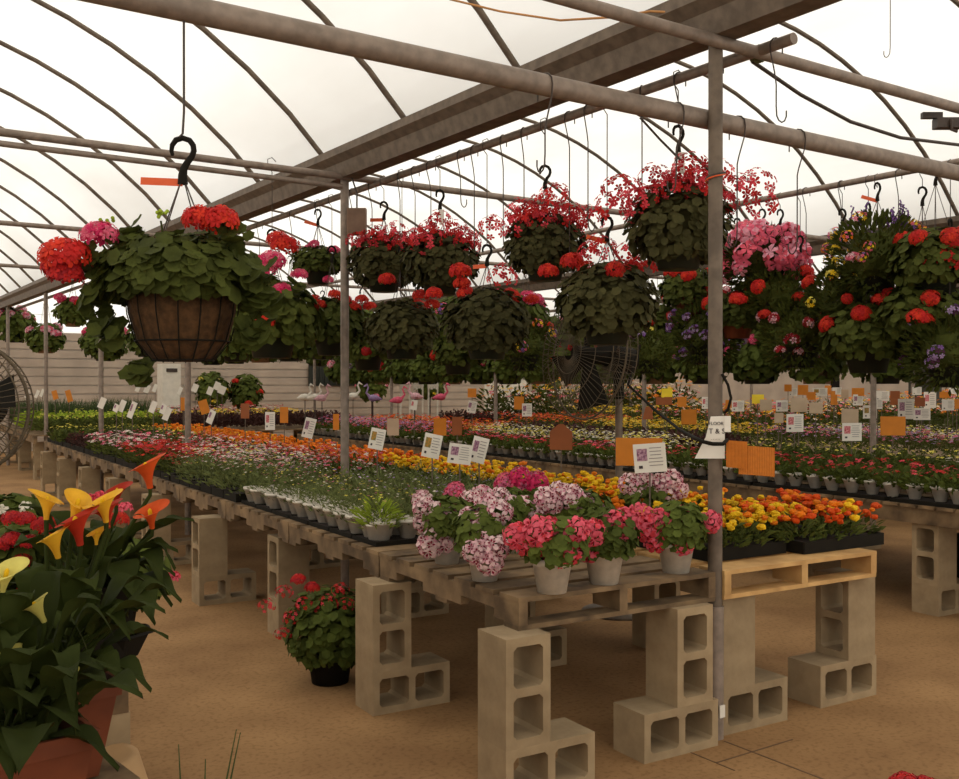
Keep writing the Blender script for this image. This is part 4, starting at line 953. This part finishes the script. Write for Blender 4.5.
# ------------------------------------------------------------------ background items
PWH = mat('painted_white', (224, 216, 200), .6, .1)
for i, x in enumerate((405, 418, 433)):
    p = W(x, 378, 20); r_ = MB(); wv = .22
    for k in range(4):
        h = .42+.04*(k % 2); xx = -wv/2+wv*(k+.5)/4
        r_.add([(xx-.025, y, z) for y, z in ((0, -h/2),)]+[(xx+.025, 0, -h/2), (xx+.025, 0, h/2-.03), (xx, 0, h/2), (xx-.025, 0, h/2-.03)]+[(xx-.025, .02, -h/2), (xx+.025, .02, -h/2), (xx+.025, .02, h/2-.03), (xx, .02, h/2), (xx-.025, .02, h/2-.03)], [(0, 1, 2, 3, 4), (9, 8, 7, 6, 5), (0, 5, 6, 1), (1, 6, 7, 2), (2, 7, 8, 3), (3, 8, 9, 4), (4, 9, 5, 0)], PWH)
    for z in (-.15, .12): r_.box((0, .03, z), (wv, .02, .04), PWH)
    for s_ in (-.09, .09): r_.box((s_, .04, -.1-(p.z-.2)/2), (.03, .03, p.z-.2+.2), PWH)
    tag(ob('picket_panel', r_, None, p, -YAW), ['left', 'middle', 'right'][i]+' one of three white picket pieces in the background', 'picket panel')
def flamingo(px, py, dep, m, i):
    best = dep
    for k in range(60):
        if on_bench(W(px, py, dep+.15*k)): best = dep+.15*k; break
    p = W(px, py, best); r = empty('flamingo_ornament', V((p.x, p.y, .70)), rnd.choice([0, pi])-YAW+rnd.uniform(-.4, .4)); z = p.z-.70
    b = MB(); b.ball((0, 0, z), .07, m, 10, 7, .75); b.tube([(.05, 0, z+.02), (.1, 0, z+.08), (.07, 0, z+.16), (.09, 0, z+.2), (.14, 0, z+.17)], [.025, .016, .013, .02, .008], m, 7); b.tube([(-.04, 0, z), (-.13, 0, z-.02)], [.05, .01], m, 7); ob('body', b, r)
    for s_ in (-.02, .02):
        b = MB(); b.tube([(0, s_, z-.03), (0, s_, 0.0)], .004, WIRE, 5); ob('leg', b, r)
    tag(r, ['leftmost white flamingo ornament of three left of the second post', 'middle flamingo ornament of three left of the second post', 'pinkish flamingo ornament nearest the second post on its left', 'white flamingo ornament right of the second post', 'lilac flamingo ornament right of centre-left cards', 'pink flamingo ornament left of the white picket pieces', 'flamingo ornament below the picket pieces', 'pink flamingo ornament right of the picket pieces'][i], 'garden ornament')
for i, (x, y, m) in enumerate([(305, 397, PWH), (315, 397, PWH), (322, 398, F['pale']), (353, 396, PWH), (373, 398, F['lav']), (398, 400, F['pink']), (415, 396, F['pale']), (441, 397, F['pink'])]): flamingo(x, y, 15, m, i)
def slabbox(name, px0, px1, py0, dep, m, label, cat, extra=None):
    p = W((px0+px1)/2, py0, dep); wv = (px1-px0)*dep/1000; r = empty(name, V((p.x, p.y, 0)), 0)
    b = MB(); b.box((0, 0, p.z/2), (wv, .4, p.z), m); ob('body', b, r)
    b = MB(); b.box((0, -.21, p.z-.14), (wv*.6, .02, .08), WIRE); b.box((0, -.205, p.z*.5), (wv*.9, .01, .02), WIRE); ob('slot', b, r)
    tag(r, label, cat)
slabbox('white_cabinet', 505, 523, 366, 23, PWH, 'white cabinet with a dark slot against the back wall', 'cabinet')
slabbox('white_cabinet', 488, 501, 356, 24, PWH, 'narrow tall white cabinet left of the slotted one', 'cabinet')
slabbox('tall_shelf', 160, 178, 364, 22, PWH, 'white shelf unit with orange trim behind the fibre basket', 'shelf')
slabbox('storage_cabinet', 915, 935, 362, 17, mat('dark_cab', (70, 66, 56), .6), 'dark glazed cabinet far right behind the cards', 'cabinet')

b = MB(); p = W(317, 376, 27); 
for k in range(24):
    x = -.9+1.8*k/24; b.box((x+.037, .02*(k % 2), 0), (.076, .02, .55), DKG, 0)
q_ = WZ(317, 470, 0)
tag(ob('shade_cloth', b, None, (CS*(317-479.5)/1000*27.6+SN*27.6, YE-.08, H+.25), 0), 'dark pleated shade cloth on the back wall left of the second post', 'cloth')
for i, (x, nmx, um_, hh) in enumerate([(212, 'right of the third post', 'yel', 1.35), (246, 'between the third post and the shade cloth', 'red', 1.3), (372, 'right of the second post', 'pinkw', 1.45), (430, 'behind the picket pieces', 'yel', 1.5), (547, 'left of the fan', 'mix', 1.4)]):
    t = 22.9; r_ = (x-479.5)/1000; X_ = t*(r_*CS+SN)/(CS-r_*SN); r = empty('potted_shrub', (X_, t, 0))
    ob('pot', DPOT, r, None, None, 1.6); b = MB(); b.tube([(0, 0, .3), (0, 0, hh)], .02, L_PUR, 7); ob('stem', b, r)
    ob('foliage', FO['far'][i % 2], r, (0, 0, hh), i, (1.5, 1.5, 2.0))
    for k in range(7):
        a = k*.9; ob('blossom', UM[um_][0], r, (.36*cos(a), .36*sin(a), hh+.3*sin(k*2.1)), a, 1.2)
    tag(r, 'tall shrub by the back wall '+nmx, 'potted plant')
# ------------------------------------------------------------------ left foreground
def square_pot(px, py, zt, wv, h, label):
    pass
def spathe(col, col2=None, L=.066, w_=.022):
    """calla bloom opening upwards, rim flared with one pointed tip"""
    b = MB(); n, k = 20, 9; vs = []
    for j in range(k+1):
        v = j/k
        for i in range(n+1):
            a = -pi*.97+2*pi*.97*i/n; rr = .006+w_*(v**1.9)*(1+.35*max(0, cos(a))*v)
            z = L*v*(1+.0)+L*.28*v**3*(cos(a))-L*.18*v**6
            vs.append((rr*cos(a)+.012*v**4*cos(a), rr*sin(a), z))
    fs = [(j*(n+1)+i, j*(n+1)+i+1, (j+1)*(n+1)+i+1, (j+1)*(n+1)+i) for j in range(k) for i in range(n)]
    b.add(vs, fs, col, True); return b.mesh('spathe')
SP = {'or': spathe(petal('calla_orange', (224, 92, 40), .3, 20)), 'ye': spathe(petal('calla_yellow', (244, 184, 50), .25, 20)), 'li': spathe(petal('calla_lemon', (222, 208, 110), .25, 20)), 'rd': spathe(petal('calla_red', (188, 54, 34), .3, 20))}
SPX = MB(); SPX.tube([(0, 0, .01), (0, 0, .05), (0, 0, .055)], [.005, .005, .002], F['yellow'], 8); SPX = SPX.mesh('spadix')
def blade(b, p0, p1, wv, m, sag=.1, heart=.25):
    """broad leaf from p0 to p1"""
    p0, p1 = V(p0), V(p1); d = p1-p0; s_ = d.cross(V((0, 0, 1))); s_ = s_.normalized() if s_.length > 1e-4 else V((1, 0, 0)); up = s_.cross(d).normalized(); k = 10; vs = []
    for j in range(k+1):
        t = j/k; ww = wv*(sin(pi*min(1, t*.85+.12)))**.8*(1-t**4) if j < k else 0
        c = p0+d*t+V((0, 0, sag*4*t*(1-t)))
        for q in (-1, -.5, 0, .5, 1): vs.append(c+s_*ww*q*.5+up*abs(q)*ww*.16+up*.006*sin(9*t+q*3))
    b.add(vs, [(j*5+i, j*5+i+1, j*5+i+6, j*5+i+5) for j in range(k) for i in range(4)], m, True)
def calla(root_loc, dep, fl, leaves, label, pot, zt, pm=None):
    r = empty('potted_calla', root_loc)
    s = pot; b = MB()
    M_ = MB(); h = .22; k = s/2
    for (c_, d_, tp) in (((0, 0, h/2), (s*.86, s*.86, h), .72),): pass
    o = [(x*k, y*k) for x, y in ((-1, -1), (1, -1), (1, 1), (-1, 1))]
    def rg(f, z): return [(x*f, y*f, z) for x, y in o]
    vs = rg(.68, 0)+rg(.93, h-.035)+rg(1, h-.035)+rg(1.02, h)+rg(.94, h)+rg(.88, h-.04)
    fs = [(3, 2, 1, 0)]
    for j in range(5):
        for i in range(4): fs.append((4*j+i, 4*j+(i+1) % 4, 4*j+4+(i+1) % 4, 4*j+4+i))
    b.add(vs, fs, pm or TERRA); ob('pot', b, r, None, .12)
    b = MB(); b.add(rg(.88, h-.04), [(0, 1, 2, 3)], SOIL); ob('soil', b, r, None, .12)
    b = MB()
    for (x, y, dz, wv, s0) in leaves:
        q = W(x, y, dep+dz)-root_loc; st = V((q.x*.25+rnd.uniform(-.03, .03), q.y*.25, h+.06)); a = st+V((0, 0, .0))
        mid = st.lerp(q, .35)+V((0, 0, .03)); b.tube([V((st.x*.5, st.y*.5, h-.04)), st, mid], .005, L_CAL, 6); blade(b, mid, q, wv, L_CAL, s0)
    for k in range(40):
        a = rnd.random()*6.283; st = V((rnd.uniform(-.05, .05), rnd.uniform(-.05, .05), h-.03)); ln = rnd.uniform(.14, .27)
        q = st+V((cos(a)*ln, sin(a)*ln, rnd.uniform(-.05, .26))); mid = st.lerp(q, .4)+V((0, 0, .04)); b.tube([st, st.lerp(mid, .5)+V((0, 0, .02)), mid], .004, L_CAL, 6); blade(b, mid, q, rnd.uniform(.06, .1), L_CAL, .03)
    ob('leaves', b, r)
    for (x, y, dz, c_, sc, ax, az) in fl:
        q = W(x, y, dep+dz)-root_loc; b = MB(); b.tube([V((q.x*.15, q.y*.15, h-.04)), V((q.x*.6, q.y*.6, h+(q.z-h)*.5)), q-V((0, 0, .02)), q], .0055, L_CAL, 7); ob('stem', b, r)
        f_ = ob('bloom', SP[c_], r, q, (ax, .0, az), sc); ob('spadix', SPX, f_)
    tag(r, label, 'potted plant')
d1 = 1.98
p = W(15, 735, d1); p = V((p.x, p.y, .57))
calla(p, d1, [(44, 622, 0, 'li', .9, .5, -1.2), (2, 592, 0, 'li', .9, .3, .5), (28, 668, -.05, 'li', .8, .7, -2), (62, 690, -.05, 'li', .6, .3, 0)],
  [(100, 600, 0, .07, .04), (60, 575, .1, .08, .05), (-30, 590, 0, .1, .05), (75, 735, -.1, .06, .12), (5, 660, -.1, .08, .06), (30, 600, -.05, .08, .05), (90, 660, .05, .08, .08), (20, 720, -.12, .06, .1), (50, 620, .1, .1, .04), (-20, 640, -.1, .1, .05), (115, 640, .05, .05, .08)], 'cream-flowered calla in the nearest terracotta pot, bottom left corner', .24, 0)
d2 = 2.28
p = W(58, 705, d2); p = V((p.x-.02, p.y, .585))
calla(p, d2, [(58, 558, 0, 'ye', 1.1, .35, -1.0), (80, 545, .02, 'rd', 1.3, .3, -.8), (72, 524, .05, 'ye', 1.1, .25, 1.6), (46, 520, .06, 'ye', 1.0, .1, 2.4), (106, 522, .05, 'ye', 1.1, .35, -.7), (108, 528, .1, 'rd', 1.0, .3, -.8), (96, 545, .05, 'ye', .6, .1, 0)],
  [(165, 612, 0, .13, .03), (120, 560, .1, .07, .04), (180, 600, .1, .07, .05), (95, 590, -.05, .11, .05), (40, 590, 0, .1, .05), (130, 640, -.05, .09, .05), (70, 575, -.1, .09, .04), (20, 580, .1, .1, .05), (150, 585, .15, .08, .04), (60, 640, -.15, .1, .06), (110, 610, .2, .12, .02)], 'yellow and red calla in the second terracotta pot from the corner', .24, 0)
d3 = 2.72
p = W(120, 655, d3); p = V((p.x-.06, p.y+.12, .70))
calla(p, d3, [(150, 488, 0, 'or', 1.35, .3, -.9), (152, 528, 0, 'or', 1.15, .5, -.5), (116, 505, .1, 'rd', .9, .2, 0)],
  [(165, 590, 0, .1, .05), (140, 560, .1, .08, .05), (100, 560, 0, .1, .06), (175, 570, .1, .06, .05), (90, 600, 0, .12, .05), (130, 600, -.1, .12, .03), (155, 625, -.12, .1, .02)], 'tall orange calla behind the others at the left table', .22, 0, BLK)
# stacks under the foreground pots
for i, (pp, w2) in enumerate(((W(15, 735, d1), 'nearest'), (W(58, 705, d2), 'second'))):
    zz = .57 if i == 0 else .585
    b = MB(); b.box((0, 0, zz-.02), (.3, .3, .035), WOOD); b.box((0, 0, (zz-.04)/2), (.19, .19, zz-.04), BLOCK)
    tag(ob('plant_stand', b, None, (pp.x-(.02 if i else 0), pp.y, 0), .12), 'low block stand under the '+w2+' terracotta calla pot', 'stand')
# black tray overhanging + dark foliage
p = W(120, 650, 2.85); b = MB()
for k in range(12):
    a = 6.283*k/12
b.lathe([(0, 0), (.07, 0), (.1, .06), (.115, .065), (.105, .07), (.06, .02), (0, .02)], BLK, 7, smooth=False)
tag(ob('black_tray', b, None, (p.x-.02, p.y+.0, .702), .3), 'torn black plastic tray at the corner of the left table', 'tray')
# tan rounded planter
p = W(92, 760, 2.25); b = MB(); b.lathe([(0, 0), (.1, 0), (.14, .1), (.155, .25), (.14, .4), (.11, .5), (.09, .5), (0, .46)], mat('tan_clay', (176, 140, 98), .8, .2, 8), 26)
q = W(92, 765, 2.62); tag(ob('tan_planter', b, None, (q.x, q.y-.02, 0)), 'rounded tan planter between the terracotta pots and the left table', 'planter')
# red begonias on left table
for i, (x, y, dd, lab, um_) in enumerate([(22, 540, 3.0, 'red begonia at the left border behind the cream callas', 'crim'), (60, 560, 3.1, 'red begonia right of the other, behind the yellow callas', 'red'), (5, 505, 3.4, 'small white-flowered plant at the left border', None), (120, 560, 3.25, 'green plant with coral blooms beside the orange calla', 'coral')]):
    p = W(x, y+70, dd); r = empty('potted_begonia', V((p.x, p.y, .70))); ob('pot', POTM, r, None, None, 1.0) if 0 else ob('pot', DPOT, r, None, None, .5)
    z = W(x, y, dd).z-.70; ob('foliage', leafball(300, .15, .12, L_GER, .03, z*.75, -.9), r)
    fl = {0: [(12, 519), (25, 520), (30, 543), (5, 545), (22, 562), (12, 540), (15, 588), (42, 525)], 1: [(50, 532), (62, 520), (50, 560), (110, 575), (118, 520)], 2: [(1, 510), (26, 507)], 3: [(90, 500), (100, 497), (125, 508), (173, 577), (108, 580), (82, 498)]}[i]
    for (bx, by) in fl:
        ob('blossom', (UM[um_] if um_ else UM['imw'] if 'imw' in UM else [umbel(4, .015, .018, F['white']).mesh('blossom')])[0], r, W(bx, by, dd-.12)-r.location, rnd.random()*6, .42 if um_ else 1)
    tag(r, lab, 'potted plant')
# grass blades at the bottom
p = W(190, 850, 2.1); r = empty('grass_tuft', V((p.x, p.y, 0)))
b = MB(); b.lathe([(0, 0), (.08, 0), (.1, .16), (.09, .16), (0, .14)], BLK, 18); ob('pot', b, r)
for (x, y) in ((236, 730), (178, 745), (240, 733), (205, 760)):
    b = MB(); q = W(x, y, 2.1)-r.location; s0 = V((rnd.uniform(-.02, .02), 0, .13)); mid = s0.lerp(q, .6)+V((0, 0, .04))
    b.tube([s0, s0.lerp(mid, .5)+V((0, 0, .02)), mid, q], [.004, .004, .003, .001], L_GRASS, 5); ob('blade', b, r)
tag(r, 'thin grass blades rising at the bottom edge left of centre', 'plant')
# red flower at bottom right
p = W(920, 815, 2.2); r = empty('potted_geranium', V((p.x, p.y, 0))); ob('pot', DPOT, r)
zz = p.z-.02
ob('foliage', leafball(120, .12, .1, L_GER, .03, .33, -.9), r)
for (x, y) in ((905, 776), (925, 780), (940, 790)):
    q = W(x, y, 2.2)-r.location; b = MB(); b.tube([(0, 0, .3), q], .003, L_GER, 5); ob('stem', b, r); ob('blossom', UM['crim'][0], r, q-V((0, 0, .02)), 0, .45)
tag(r, 'dark red bloom peeking in at the bottom right edge', 'potted plant')
# bins under the second table
for i, (a, b_) in enumerate(((.9, 4.6), (1.6, 5.1))):
    r_ = MB(); r_.lathe([(0, 0), (.13, 0), (.17, .3), (.18, .3), (.18, .32), (.16, .32), (.14, .02), (0, .02)], BLK, 20)
    tag(ob('black_tub', r_, None, B(a, b_, 0)), ['left', 'right'][i]+' black tub under the second table', 'tub')
